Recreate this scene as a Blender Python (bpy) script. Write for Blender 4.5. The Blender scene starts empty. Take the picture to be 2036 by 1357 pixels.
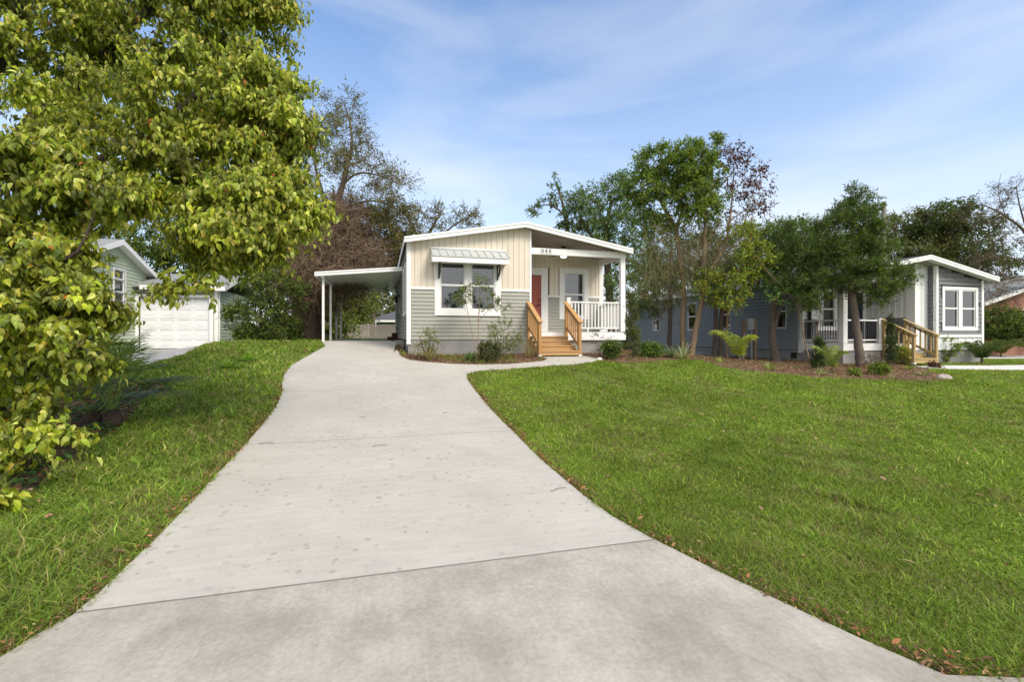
import bpy, math, random
import numpy as np
from mathutils import Vector
from mathutils.geometry import delaunay_2d_cdt
R = math.radians
SC = bpy.context.scene
COL = SC.collection
# ---------------------------------------------------------------- camera, sky, sun, exposure
cam = bpy.data.cameras.new('camera'); co = bpy.data.objects.new('camera', cam); COL.objects.link(co)
co.location = (0, 0, 1.5); co.rotation_euler = (R(90), 0, R(-15.2))
cam.sensor_width = 36; cam.lens = 16.8; cam.shift_y = -0.0052; cam.clip_end = 2000; cam.clip_start = 0.05
SC.camera = co
w = bpy.data.worlds.new('World'); SC.world = w; w.use_nodes = True
nt = w.node_tree; nt.nodes.clear()
def wn(t): return nt.nodes.new(t)
out = wn('ShaderNodeOutputWorld'); bg = wn('ShaderNodeBackground'); sky = wn('ShaderNodeTexSky')
sky.sky_type = 'NISHITA'; sky.sun_disc = False; sky.sun_elevation = R(43); sky.sun_rotation = R(152)
sky.air_density = 1.0; sky.dust_density = 0.6; sky.ozone_density = 2.5
bg.inputs['Strength'].default_value = 0.13
tc = wn('ShaderNodeTexCoord'); mp = wn('ShaderNodeMapping'); mp.inputs['Scale'].default_value = (1.1, 1.1, 4.5)
mp.inputs['Rotation'].default_value = (R(12), R(-10), R(20))
n1 = wn('ShaderNodeTexNoise'); n1.inputs['Scale'].default_value = 1.3; n1.inputs['Detail'].default_value = 7
n1.inputs['Roughness'].default_value = 0.5; n1.inputs['Distortion'].default_value = 0.5
cr = wn('ShaderNodeValToRGB'); cr.color_ramp.elements[0].position = 0.44; cr.color_ramp.elements[1].position = 0.80
cr.color_ramp.elements[1].color = (0.42, 0.42, 0.42, 1)
# thin high cloud thickens towards the horizon
sep = wn('ShaderNodeSeparateXYZ'); mr = wn('ShaderNodeMapRange')
mr.inputs[1].default_value = 0.0; mr.inputs[2].default_value = 0.60; mr.inputs[3].default_value = 0.66; mr.inputs[4].default_value = 0.10
ad = wn('ShaderNodeMath'); ad.operation = 'ADD'; ad.use_clamp = True
mx = wn('ShaderNodeMix'); mx.data_type = 'RGBA'; mx.inputs['B'].default_value = (5.4, 5.5, 5.7, 1)
hs = wn('ShaderNodeHueSaturation'); hs.inputs['Saturation'].default_value = 1.28; hs.inputs['Value'].default_value = 1.25
L = nt.links.new
L(tc.outputs['Generated'], mp.inputs['Vector']); L(mp.outputs[0], n1.inputs['Vector']); L(n1.outputs['Fac'], cr.inputs['Fac'])
L(tc.outputs['Generated'], sep.inputs[0]); L(sep.outputs['Z'], mr.inputs[0])
L(cr.outputs[0], ad.inputs[0]); L(mr.outputs[0], ad.inputs[1])
L(sky.outputs[0], hs.inputs['Color']); L(hs.outputs[0], mx.inputs['A']); L(ad.outputs[0], mx.inputs['Factor'])
# bright overcast bank added to the unseen sky behind the viewer, as shadow fill
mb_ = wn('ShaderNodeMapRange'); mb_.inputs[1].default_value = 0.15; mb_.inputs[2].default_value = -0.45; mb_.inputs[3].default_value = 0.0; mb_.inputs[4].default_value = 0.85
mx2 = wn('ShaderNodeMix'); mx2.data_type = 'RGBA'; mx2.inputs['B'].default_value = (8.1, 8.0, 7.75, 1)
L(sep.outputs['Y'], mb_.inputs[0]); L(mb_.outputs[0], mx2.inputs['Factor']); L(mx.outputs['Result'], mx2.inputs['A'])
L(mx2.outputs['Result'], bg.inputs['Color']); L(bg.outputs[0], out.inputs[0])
sd = bpy.data.lights.new('sun', 'SUN'); so = bpy.data.objects.new('sun', sd); COL.objects.link(so)
sd.energy = 2.3; sd.angle = R(22); sd.color = (1.0, 0.915, 0.80)
az, el = R(152), R(43)
sv = Vector((math.sin(az)*math.cos(el), math.cos(az)*math.cos(el), math.sin(el)))
so.rotation_euler = sv.to_track_quat('Z', 'Y').to_euler()
so.location = (5, -5, 20)
SC.view_settings.view_transform = 'Standard'; SC.view_settings.look = 'None'
SC.view_settings.exposure = 0.60; SC.view_settings.gamma = 1.0
SC.cycles.max_bounces = 6; SC.cycles.transparent_max_bounces = 12

# ---------------------------------------------------------------- terrain
def sm(t):
    t = np.clip(t, 0, 1); return t*t*(3-2*t)
KY = [-500,-6,0,3,5,6.5,8.5,10,12,13.5,15,900]; KZ = [-.1,-.06,-.02,0,.05,.105,.24,.385,.66,.85,.9,.9]
def ter(x, y):
    x = np.asarray(x, float); y = np.asarray(y, float)
    ps = sum(np.interp(y+o, KY, KZ) for o in (-.8,-.4,0,.4,.8))/5
    return ps*(1-.49*sm((x-8)/7)) + .36*sm((y-13)/5.5)*sm((x+8)/3.5)*(1-sm((x-.5)/.5))
def tz(x, y): return float(ter(x, y))

# ---------------------------------------------------------------- materials
def newmat(name):
    m = bpy.data.materials.new(name); m.use_nodes = True
    t = m.node_tree; b = t.nodes['Principled BSDF']
    return m, t, b
def coords(t, scale=(1,1,1)):
    c = t.nodes.new('ShaderNodeNewGeometry'); m = t.nodes.new('ShaderNodeMapping'); m.inputs['Scale'].default_value = scale
    t.links.new(c.outputs['Position'], m.inputs['Vector']); return m.outputs[0]
def noise(t, vec, scale, detail=4, rough=.55):
    n = t.nodes.new('ShaderNodeTexNoise'); n.inputs['Scale'].default_value = scale; n.inputs['Detail'].default_value = detail
    n.inputs['Roughness'].default_value = rough; t.links.new(vec, n.inputs['Vector']); return n.outputs['Fac']
def ramp(t, fac, stops):
    r = t.nodes.new('ShaderNodeValToRGB'); e = r.color_ramp.elements
    while len(e) < len(stops): e.new(0.5)
    for q, (p, c) in zip(e, stops):
        q.position = p; q.color = (*c, 1) if len(c) == 3 else c
    t.links.new(fac, r.inputs['Fac']); return r.outputs['Color']
def mixc(t, fac, a, b, mode='MIX'):
    m = t.nodes.new('ShaderNodeMix'); m.data_type = 'RGBA'; m.blend_type = mode
    for s, v in (('Factor', fac), ('A', a), ('B', b)):
        if isinstance(v, (int, float)): m.inputs[s].default_value = v
        elif isinstance(v, tuple): m.inputs[s].default_value = (*v, 1)
        else: t.links.new(v, m.inputs[s])
    return m.outputs['Result']
def math_(t, op, a, b=0.0, clamp=False):
    m = t.nodes.new('ShaderNodeMath'); m.operation = op; m.use_clamp = clamp
    for i, v in enumerate((a, b)):
        if isinstance(v, (int, float)): m.inputs[i].default_value = v
        else: t.links.new(v, m.inputs[i])
    return m.outputs[0]
def bump(t, b, h, strength=.3, dist=.01):
    n = t.nodes.new('ShaderNodeBump'); n.inputs['Strength'].default_value = strength; n.inputs['Distance'].default_value = dist
    t.links.new(h, n.inputs['Height']); t.links.new(n.outputs[0], b.inputs['Normal'])
def M(name, c1, c2=None, scale=4, rough=.6, bs=0, bscale=60, spec=.35, stretch=(1,1,1), metal=0, bd=.004):
    m, t, b = newmat(name); b.inputs['Roughness'].default_value = rough; b.inputs['Specular IOR Level'].default_value = spec
    b.inputs['Metallic'].default_value = metal
    if c2 is None: c2 = tuple(v*.9 for v in c1)
    v = coords(t, stretch)
    c = ramp(t, noise(t, v, scale, 6, .6), [(.3, c2), (.7, c1)])
    t.links.new(c, b.inputs['Base Color'])
    if bs: bump(t, b, noise(t, v, bscale, 3), bs, bd)
    return m
def leafmat(name, trans=.35, rough=.55, spec=.25):
    m, t, b = newmat(name); a = t.nodes.new('ShaderNodeAttribute'); a.attribute_name = 'Col'
    t.links.new(a.outputs['Color'], b.inputs['Base Color']); b.inputs['Roughness'].default_value = rough
    b.inputs['Specular IOR Level'].default_value = spec
    tr = t.nodes.new('ShaderNodeBsdfTranslucent'); t.links.new(mixc(t, .5, a.outputs['Color'], (.75, .9, .12), 'SOFT_LIGHT'), tr.inputs['Color'])
    mx = t.nodes.new('ShaderNodeMixShader'); mx.inputs[0].default_value = trans
    o = t.nodes['Material Output']
    t.links.new(b.outputs[0], mx.inputs[1]); t.links.new(tr.outputs[0], mx.inputs[2]); t.links.new(mx.outputs[0], o.inputs[0])
    return m
def glassmat(name, tint=(.55,.62,.62)):
    m, t, b = newmat(name); t.nodes.remove(b)
    g = t.nodes.new('ShaderNodeBsdfGlossy'); g.inputs['Roughness'].default_value = .015; g.inputs['Color'].default_value = (.95,.97,1,1)
    tr = t.nodes.new('ShaderNodeBsdfTransparent'); tr.inputs['Color'].default_value = (*tint, 1)
    f = t.nodes.new('ShaderNodeFresnel'); f.inputs['IOR'].default_value = 2.1
    mx = t.nodes.new('ShaderNodeMixShader'); o = t.nodes['Material Output']
    t.links.new(f.outputs[0], mx.inputs[0]); t.links.new(tr.outputs[0], mx.inputs[1]); t.links.new(g.outputs[0], mx.inputs[2])
    t.links.new(mx.outputs[0], o.inputs[0]); return m
def woodmat(name, c1, c2, axis='X', sc=1.0):
    m, t, b = newmat(name); b.inputs['Roughness'].default_value = .65; b.inputs['Specular IOR Level'].default_value = .25
    st = {'X': (1.2, 16, 22), 'Y': (16, 1.2, 22), 'Z': (16, 16, 1.2)}[axis]
    v = coords(t, tuple(q*sc for q in st))
    n = noise(t, v, 2.2, 8, .65); kn = noise(t, coords(t, (2, 2, 2)), 3, 2)
    c = ramp(t, n, [(.28, c2), (.5, tuple((a+q)/2 for a, q in zip(c1, c2))), (.66, c1)])
    c = mixc(t, math_(t, 'MULTIPLY', kn, .35), c, tuple(q*.8 for q in c1))
    oi = t.nodes.new('ShaderNodeObjectInfo'); c = mixc(t, math_(t, 'MULTIPLY', oi.outputs['Random'], .55), c, tuple(q*k for q, k in zip(c1, (.62,.72,1.05))))
    t.links.new(c, b.inputs['Base Color']); bump(t, b, n, .25, .003); return m
white = M('white_trim', (.80,.80,.80), (.74,.74,.735), 3, .45)
whitev = M('white_vinyl', (.76,.76,.75), (.70,.70,.69), 6, .4)
beige = M('beige_panel', (.67,.605,.51), (.615,.555,.468), 2.2, .55, .15, 40)
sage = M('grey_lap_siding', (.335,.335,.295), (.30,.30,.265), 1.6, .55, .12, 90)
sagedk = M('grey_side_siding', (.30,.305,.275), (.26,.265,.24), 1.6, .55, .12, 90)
slate = M('slate_blue_siding', (.25,.272,.282), (.215,.237,.248), 1.6, .5, .12, 90)
shingle_gr = M('grey_shake', (.20,.20,.215), (.155,.155,.17), 7, .75, .3, 30, stretch=(3,3,.6))
green = M('pale_green_siding', (.44,.50,.385), (.39,.45,.34), 1.5, .6, .1, 60)
block = M('block_foundation', (.33,.325,.315), (.24,.235,.23), 2.6, .85, .5, 35)
roofm = M('asphalt_shingle', (.13,.13,.135), (.07,.07,.075), 30, .9, .5, 60)
roofg = M('weathered_shingle', (.30,.31,.30), (.20,.21,.20), 14, .9, .5, 60)
metal_gr = M('grey_metal_roof', (.52,.54,.53), (.47,.49,.48), 3, .35, metal=.15)
bronze = M('bronze_metal', (.03,.026,.024), (.022,.02,.018), 5, .4)
black = M('black_metal', (.015,.015,.017), None, 5, .4)
reddoor = M('red_door_paint', (.36,.085,.06), (.32,.072,.052), 2, .4)
darkdoor = M('dark_door_paint', (.035,.045,.07), None, 2, .4)
dark_in = M('dark_interior', (.05,.05,.05), None, 2, .9)
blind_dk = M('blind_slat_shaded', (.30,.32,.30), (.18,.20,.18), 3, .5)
blind = M('blind_slat', (.62,.62,.60), (.55,.55,.53), 3, .5)
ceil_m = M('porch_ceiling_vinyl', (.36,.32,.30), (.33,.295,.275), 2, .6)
glass = glassmat('window_glass')
woodX = woodmat('treated_pine_across', (.56,.335,.14), (.38,.205,.075), 'X')
woodY = woodmat('treated_pine_along', (.56,.335,.14), (.38,.205,.075), 'Y')
woodZ = woodmat('treated_pine_upright', (.54,.30,.11), (.36,.175,.055), 'Z')
wood2X = woodmat('yellow_pine_across', (.52,.37,.15), (.38,.245,.085), 'X')
wood2Y = woodmat('yellow_pine_along', (.52,.37,.15), (.38,.245,.085), 'Y')
wood2Z = woodmat('yellow_pine_upright', (.50,.35,.14), (.37,.24,.08), 'Z')
fencem = woodmat('weathered_fence_board', (.42,.335,.235), (.24,.185,.13), 'Z')
carportm = M('carport_aluminium', (.72,.74,.74), (.64,.66,.66), 2, .28)
lampm, _t, _b = newmat('lit_lamp'); _b.inputs['Emission Color'].default_value = (1, .9, .72, 1); _b.inputs['Emission Strength'].default_value = 3.2

# ---------------------------------------------------------------- object helpers
ORG = {}
def tag(o, label=None, cat=None, group=None, kind=None):
    if label: o['label'] = label
    if cat: o['category'] = cat
    if group: o['group'] = group
    if kind: o['kind'] = kind
    return o
def thing(name, loc, label, cat, group=None):
    o = bpy.data.objects.new(name, None); COL.objects.link(o); o.location = loc; ORG[o] = Vector(loc)
    o.empty_display_size = .2
    return tag(o, label, cat, group)
def link(name, me, mat, parent=None, loc=None):
    o = bpy.data.objects.new(name, me); COL.objects.link(o)
    if mat: me.materials.append(mat)
    ORG[o] = Vector((0,0,0))
    if parent is not None:
        o.parent = parent; o.location = -ORG[parent]
    elif loc is not None:
        me.transform(__import__('mathutils').Matrix.Translation(-Vector(loc))); o.location = loc; ORG[o] = Vector(loc)
    return o
def fmesh(name, V, Fs, col=None, smooth=False):
    me = bpy.data.meshes.new(name); V = np.asarray(V, np.float32).reshape(-1, 3)
    me.vertices.add(len(V)); me.vertices.foreach_set('co', V.ravel())
    Fs = [np.asarray(f, np.int32) for f in Fs if len(f)]
    lo = np.concatenate([f.ravel() for f in Fs]); sz = np.concatenate([np.full(len(f), f.shape[1], np.int32) for f in Fs])
    me.loops.add(len(lo)); me.loops.foreach_set('vertex_index', lo)
    me.polygons.add(len(sz)); me.polygons.foreach_set('loop_start', np.concatenate([[0], np.cumsum(sz)[:-1]]).astype(np.int32))
    me.polygons.foreach_set('use_smooth', np.full(len(sz), smooth))
    if col is not None:
        a = me.color_attributes.new('Col', 'FLOAT_COLOR', 'POINT')
        c = np.ones((len(V), 4), np.float32); c[:, :3] = col; a.data.foreach_set('color', c.ravel())
    me.update(); me.validate()
    return me
class MB:
    def __init__(s): s.v = []; s.f = []
    def poly(s, pts): n = len(s.v); s.v += [tuple(p) for p in pts]; s.f.append(tuple(range(n, n+len(pts)))); return s
    def hexa(s, p):   # 8 points: bottom 4 ccw, top 4 ccw
        n = len(s.v); s.v += [tuple(q) for q in p]
        s.f += [tuple(n+i for i in q) for q in ((3,2,1,0),(4,5,6,7),(0,1,5,4),(1,2,6,5),(2,3,7,6),(3,0,4,7))]; return s
    def box(s, x0, x1, y0, y1, z0, z1):
        return s.hexa([(x0,y0,z0),(x1,y0,z0),(x1,y1,z0),(x0,y1,z0),(x0,y0,z1),(x1,y0,z1),(x1,y1,z1),(x0,y1,z1)])
    def prism(s, pts, d):   # polygon extruded by vector d
        d = Vector(d); a = [Vector(p) for p in pts]; n = len(s.v); k = len(a)
        s.v += [tuple(p) for p in a] + [tuple(p+d) for p in a]
        s.f.append(tuple(range(n, n+k))); s.f.append(tuple(range(n+2*k-1, n+k-1, -1)))
        for i in range(k): s.f.append((n+i, n+(i+1)%k, n+k+(i+1)%k, n+k+i))
        return s
    def beam(s, p, q, w, h, up=(0,0,1)):
        p = Vector(p); q = Vector(q); d = (q-p).normalized(); up = Vector(up)
        a = d.cross(up).normalized()*(w/2); b = a.cross(d).normalized()*(h/2)
        return s.hexa([p-a-b, p+a-b, q+a-b, q-a-b, p-a+b, p+a+b, q+a+b, q-a+b])
    def tube(s, pts, rad, n=8, cap=True):
        pts = [Vector(p) for p in pts]; base = len(s.v)
        if isinstance(rad, (int, float)): rad = [rad]*len(pts)
        a = None
        for i, p in enumerate(pts):
            d = (pts[min(i+1, len(pts)-1)]-pts[max(i-1, 0)]).normalized()
            if a is None: a = d.orthogonal().normalized()
            a = (a - d*a.dot(d)).normalized(); b = d.cross(a)
            for k in range(n):
                t = 2*math.pi*k/n; s.v.append(tuple(p + (a*math.cos(t)+b*math.sin(t))*rad[i]))
        for i in range(len(pts)-1):
            for k in range(n):
                s.f.append((base+i*n+k, base+i*n+(k+1)%n, base+(i+1)*n+(k+1)%n, base+(i+1)*n+k))
        if cap: s.f.append(tuple(range(base+n-1, base-1, -1))); m = base+(len(pts)-1)*n; s.f.append(tuple(range(m, m+n)))
        return s
    def build(s, name, mat, parent=None, loc=None, smooth=False, bevel=0):
        me = bpy.data.meshes.new(name); me.from_pydata(s.v, [], s.f); me.update()
        if smooth: me.polygons.foreach_set('use_smooth', [True]*len(me.polygons))
        o = link(name, me, mat, parent, loc)
        if bevel:
            b = o.modifiers.new('bevel', 'BEVEL'); b.width = bevel; b.segments = 2; b.limit_method = 'ANGLE'
        return o
def board(par, P, *a, name='corner_board', mat=None):
    m = MB(); P.box(m, *a); return m.build(name, mat or white, par)
class Pl:   # a wall plane: point(u, z, outward offset)
    def __init__(s, O, u, n): s.O = Vector((*O, 0)); s.u = Vector((*u, 0)); s.n = Vector((*n, 0))
    def p(s, u, z, o=0): return tuple(s.O + s.u*u + s.n*o + Vector((0,0,z)))
    def box(s, mb, u0, u1, z0, z1, o0, o1):
        return mb.hexa([s.p(u0,z0,o0), s.p(u1,z0,o0), s.p(u1,z0,o1), s.p(u0,z0,o1), s.p(u0,z1,o0), s.p(u1,z1,o0), s.p(u1,z1,o1), s.p(u0,z1,o1)])
    def poly(s, mb, pts, o): return mb.poly([s.p(u, z, o) for u, z in pts])
def front(y): return Pl((0, y), (1, 0), (0, -1))
def left(x): return Pl((x, 0), (0, 1), (-1, 0))
def right(x): return Pl((x, 0), (0, 1), (1, 0))
def cut(a, b, holes):
    seg = [(a, b)]
    for h0, h1 in holes:
        ns = []
        for s0, s1 in seg:
            if h1 <= s0 or h0 >= s1: ns.append((s0, s1)); continue
            if h0 > s0: ns.append((s0, h0))
            if h1 < s1: ns.append((h1, s1))
        seg = ns
    return [q for q in seg if q[1]-q[0] > .004]
def lap(mb, P, u0, u1, z0, z1, step=.117, op=(), clip=None, out=.024):
    z = z0
    while z < z1-.005:
        zt = min(z+step, z1); zm = (z+zt)/2
        a, b = (u0, u1) if clip is None else clip(zm)
        a = max(a, u0); b = min(b, u1)
        for s0, s1 in cut(a, b, [(o[0], o[1]) for o in op if o[2] < zt-.02 and o[3] > z+.02]):
            P.poly(mb, [(s0,z),(s1,z),(s1,zt),(s0,zt)], 0) if 0 else mb.poly([P.p(s0,z,out), P.p(s1,z,out), P.p(s1,zt,.001), P.p(s0,zt,.001)])
            mb.poly([P.p(s0,z,0), P.p(s1,z,0), P.p(s1,z,out), P.p(s0,z,out)])
        z += step
    return mb
def vpanel(mb, P, u0, u1, z0, top, w=.18, op=(), gap=.024, dep=.018, batten=False):
    u = u0
    while u < u1-.01:
        ue = min(u+w, u1)
        hz = [(o[2], o[3]) for o in op if o[0] < (u+ue)/2 < o[1]]
        for s0, s1 in cut(z0, 99, hz):
            ta = min(s1, top(u)); tb = min(s1, top(ue))
            if min(ta, tb) <= s0: continue
            if batten:
                mb.poly([P.p(u,s0,.002), P.p(ue,s0,.002), P.p(ue,tb,.002), P.p(u,ta,.002)])
                P.box(mb, u-.02, u+.02, s0, ta-.002, .002, .02)
            else:
                a, b = u+gap/2, ue-gap/2
                mb.poly([P.p(a,s0,dep), P.p(b,s0,dep), P.p(b,tb,dep), P.p(a,ta,dep)])
                mb.poly([P.p(u,s0,0), P.p(a,s0,dep), P.p(a,ta,dep), P.p(u,ta,0)])
                mb.poly([P.p(b,s0,dep), P.p(ue,s0,0), P.p(ue,tb,0), P.p(b,tb,dep)])
        u += w
    return mb
def backing(mb, P, u0, u1, z0, z1, op, o=-.03, th=.05):
    us = sorted({u0, u1, *[v for q in op for v in q[:2] if u0 < v < u1]}); zs = sorted({z0, z1, *[v for q in op for v in q[2:4] if z0 < v < z1]})
    for a, b in zip(us, us[1:]):
        for c, d in zip(zs, zs[1:]):
            if any(q[0] <= (a+b)/2 <= q[1] and q[2] <= (c+d)/2 <= q[3] for q in op): continue
            P.box(mb, a, b, c, d, o-th, o)
    return mb
def ring(mb, P, u0, u1, z0, z1, w, o0, o1):
    P.box(mb, u0, u0+w, z0, z1, o0, o1); P.box(mb, u1-w, u1, z0, z1, o0, o1)
    P.box(mb, u0+w, u1-w, z0, z0+w, o0, o1); P.box(mb, u0+w, u1-w, z1-w, z1, o0, o1); return mb
def window(par, P, outer, glasses, blinds=True, rail=None, closed=.028, tmat=None, split=True, bmat=None, bd=.03):
    """casing with one or more double-hung sashes; glasses: (u0,u1,z0,z1)"""
    tmat = tmat or white; mb = MB(); u0, u1, z0, z1 = outer
    f = .045
    op = [(g[0]-f, g[1]+f, g[2]-f, g[3]+f) for g in glasses]
    backing(mb, P, u0, u1, z0, z1, op, .032, .03)
    for q in op:   # reveal
        P.box(mb, q[0]-.006, q[0], q[2], q[3], -.09, .028); P.box(mb, q[1], q[1]+.006, q[2], q[3], -.09, .028)
        P.box(mb, q[0], q[1], q[3], q[3]+.006, -.09, .028); P.box(mb, q[0], q[1], q[2]-.006, q[2], -.09, .028)
    w = mb.build('window', tmat, par)
    for g, q in zip(glasses, op):
        m = MB(); ring(m, P, q[0], q[1], q[2], q[3], f, -.05, .012)
        r = rail if rail else (g[2]+g[3])/2
        if split: P.box(m, q[0]+f, q[1]-f, r-.03, r+.03, -.05, .012)
        m.build('frame', whitev, w)
        m = MB(); qd = [P.p(g[0],g[2],-.03), P.p(g[1],g[2],-.03), P.p(g[1],g[3],-.03), P.p(g[0],g[3],-.03)]
        m.poly(qd if P.u.cross(Vector((0,0,1))).dot(P.n) > 0 else qd[::-1]); m.build('pane', glass, w)
        if blinds:
            m = MB(); z = g[2]+.01
            while z < g[3]-.01:
                m.poly([P.p(g[0]+.01,z,-.085), P.p(g[1]-.01,z,-.085), P.p(g[1]-.01,z+closed,-.085-bd), P.p(g[0]+.01,z+closed,-.085-bd)]); z += .05
            for u in (g[0]+.12, g[1]-.12): P.box(m, u-.003, u+.003, g[2], g[3], -.084, -.08)
            m.build('blind', bmat or blind, w)
        m = MB()
        P.poly(m, [(g[0]-.9,g[2]-.5),(g[1]+.9,g[2]-.5),(g[1]+.9,g[3]+.4),(g[0]-.9,g[3]+.4)], -.4); m.build('room_wall', dark_in, w)
    return w
def drape(poly, dz, step=.4, skirt=.12):
    P2 = [Vector(p) for p in poly]; n = len(P2); px = np.array(poly); pts = list(P2)
    # subdivide boundary
    b = []
    for i in range(n):
        a, c = P2[i], P2[(i+1)%n]; k = max(1, int((c-a).length/step))
        for j in range(k): b.append(a.lerp(c, j/k))
    xs = np.arange(px[:,0].min(), px[:,0].max(), step); ys = np.arange(px[:,1].min(), px[:,1].max(), step)
    gx, gy = np.meshgrid(xs, ys); ins = inside(gx.ravel(), gy.ravel(), poly)
    inn = [Vector((x, y)) for x, y in zip(gx.ravel()[ins], gy.ravel()[ins])]
    nb = len(b)
    r = delaunay_2d_cdt(b+inn, [(i, (i+1)%nb) for i in range(nb)], [list(range(nb))], 1, 1e-5)
    v2, fs, ov = r[0], r[2], r[3]
    z = ter([v.x for v in v2], [v.y for v in v2])+dz
    mb = MB(); mb.v = [(v.x, v.y, float(q)) for v, q in zip(v2, z)]; mb.f = [tuple(f) for f in fs]
    if skirt:
        k0 = len(mb.v)
        for q in b: zz = tz(q.x, q.y)+dz; mb.v += [(q.x,q.y,zz),(q.x,q.y,zz-skirt)]
        for i in range(nb): j = (i+1)%nb; mb.f.append((k0+2*i, k0+2*j, k0+2*j+1, k0+2*i+1))
    return mb
def inside(x, y, poly):
    x = np.asarray(x); y = np.asarray(y); r = np.zeros(x.shape, bool); n = len(poly)
    for i in range(n):
        x0, y0 = poly[i][:2]; x1, y1 = poly[(i+1)%n][:2]
        if y0 == y1: continue
        c = ((y0 > y) != (y1 > y)) & (x < (x1-x0)*(y-y0)/(y1-y0)+x0); r ^= c
    return r
def smooth_poly(p, k=4):
    o = []; n = len(p)
    for i in range(n):
        a, b, c, d = (np.array(p[(i+j)%n]) for j in (-1, 0, 1, 2))
        for t in np.linspace(0, 1, k, endpoint=False):
            o.append(tuple(.5*((2*b)+(-a+c)*t+(2*a-5*b+4*c-d)*t*t+(-a+3*b-3*c+d)*t**3)))
    return o

# ---------------------------------------------------------------- ground, slabs, beds
def axis(a, b, s, far):
    m = np.arange(a, b+s/2, s); g = [far*k for k in (.1,.2,.35,.6,1)]
    return np.concatenate([[a-q for q in g[::-1]], m, [b+q for q in g]])
ax = axis(-24, 44, .3, 600); ay = axis(-9, 46, .3, 600)
gx, gy = np.meshgrid(ax, ay); gz = ter(gx, gy)
nx, ny = len(ax), len(ay); ii = np.arange(nx*ny).reshape(ny, nx)
F = np.stack([ii[:-1,:-1], ii[:-1,1:], ii[1:,1:], ii[1:,:-1]], -1).reshape(-1, 4)
gm, t, b = newmat('turf_soil'); v = coords(t)
b.inputs['Roughness'].default_value = .95; b.inputs['Specular IOR Level'].default_value = .1
c = ramp(t, noise(t, v, 9, 8, .7), [(.3, (.075,.10,.028)), (.5, (.12,.18,.028)), (.7, (.18,.25,.038))])
c = mixc(t, ramp(t, noise(t, v, 1.2, 4), [(.55, (0,0,0)), (.72, (.6,.6,.6))]), c, (.14, .12, .05))
t.links.new(c, b.inputs['Base Color']); bump(t, b, noise(t, v, 40, 5), .8, .03)
tag(link('ground', fmesh('ground', np.stack([gx,gy,gz],-1), [F], smooth=True), gm), 'grass covered ground sloping up from the street to the houses', 'ground', kind='structure')

DRIVE = [(-1.74,2.21),(-1.69,2.57),(-1.68,2.70),(-1.64,2.84),(-1.56,3.01),(-1.55,3.29),(-1.55,3.86),(-1.57,4.54),(-1.61,5.41),(-1.64,6.77),(-1.68,7.90),(-1.75,9.11),(-1.86,10.11),(-2.00,10.78),(-2.10,11.60),(-2.13,12.77),(-1.75,16.2),(-2.05,18.0),(-2.2,18.6),
 (-2.2,27.5),(.7,27.5),(.7,18.6),(.42,16.4),(.33,14.6),(0.44,15.29),(0.523,13.85),(0.726,13.23),(1.16,12.85),(1.78,12.50),(2.56,12.36),(3.25,12.37),(3.86,12.54),(4.34,12.73),(4.60,13.06),(4.65,13.74),(4.7,13.55),(5.7,13.55),(6.07,13.59),(6.20,13.23),(6.08,12.84),(5.78,12.53),(5.06,12.21),(4.12,12.02),(2.97,11.80),(2.28,11.61),(1.95,11.30),
 (1.86,10.77),(1.83,9.61),(1.79,7.63),(1.78,6.38),(1.74,5.07),(1.75,4.10),(1.78,3.52),(1.87,3.08),(2.02,2.52),(2.15,2.09),(2.25,1.78),(2.36,1.51),(3.6,1.1),(4.6,0.0),(5.4,-3.0),(-4.6,-3.0),(-3.2,0.2)]
DRIVE = DRIVE[1:]
cm, t, b = newmat('broom_concrete'); v = coords(t)
b.inputs['Roughness'].default_value = .85; b.inputs['Specular IOR Level'].default_value = .25
geo = t.nodes.new('ShaderNodeNewGeometry'); sp = t.nodes.new('ShaderNodeSeparateXYZ'); t.links.new(geo.outputs['Position'], sp.inputs[0])
X, Y = sp.outputs['X'], sp.outputs['Y']
c = ramp(t, noise(t, v, .9, 6, .6), [(.3, (.43,.40,.345)), (.7, (.51,.48,.42))])
fine = noise(t, coords(t, (30, 30, 30)), 4, 5, .7)
c = mixc(t, .6, c, ramp(t, fine, [(.3,(.39,.39,.39)),(.7,(.61,.61,.61))]), 'OVERLAY')
c = mixc(t, .35, c, ramp(t, noise(t, coords(t, (1, 5, 1)), 3.0, 6, .7), [(.3,(.40,.39,.38)),(.7,(.60,.60,.60))]), 'OVERLAY')
# leaf and drip marks
vo = t.nodes.new('ShaderNodeTexVoronoi'); vo.inputs['Scale'].default_value = 15; 
nz = t.nodes.new('ShaderNodeTexNoise'); nz.inputs['Scale'].default_value = 22; t.links.new(v, nz.inputs['Vector'])
vv = t.nodes.new('ShaderNodeVectorMath'); vv.operation = 'MULTIPLY_ADD'; vv.inputs[1].default_value = (.05,.05,.05); t.links.new(nz.outputs['Color'], vv.inputs[0]); t.links.new(v, vv.inputs[2])
t.links.new(vv.outputs[0], vo.inputs['Vector'])
wn_ = t.nodes.new('ShaderNodeSeparateColor'); t.links.new(vo.outputs['Color'], wn_.inputs[0])
sz_ = math_(t, 'MULTIPLY', math_(t, 'SUBTRACT', wn_.outputs[0], .32, True), .72)
patch = ramp(t, noise(t, v, .55, 3), [(.38,(0.15,)*3),(.56,(1,1,1))])
spot = math_(t, 'MULTIPLY', ramp(t, math_(t, 'SUBTRACT', sz_, vo.outputs['Distance']), [(.0,(0,0,0)),(.16,(1,1,1))]), patch)
c = mixc(t, math_(t, 'MULTIPLY', spot, .55), c, (.215,.195,.165))
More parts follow.
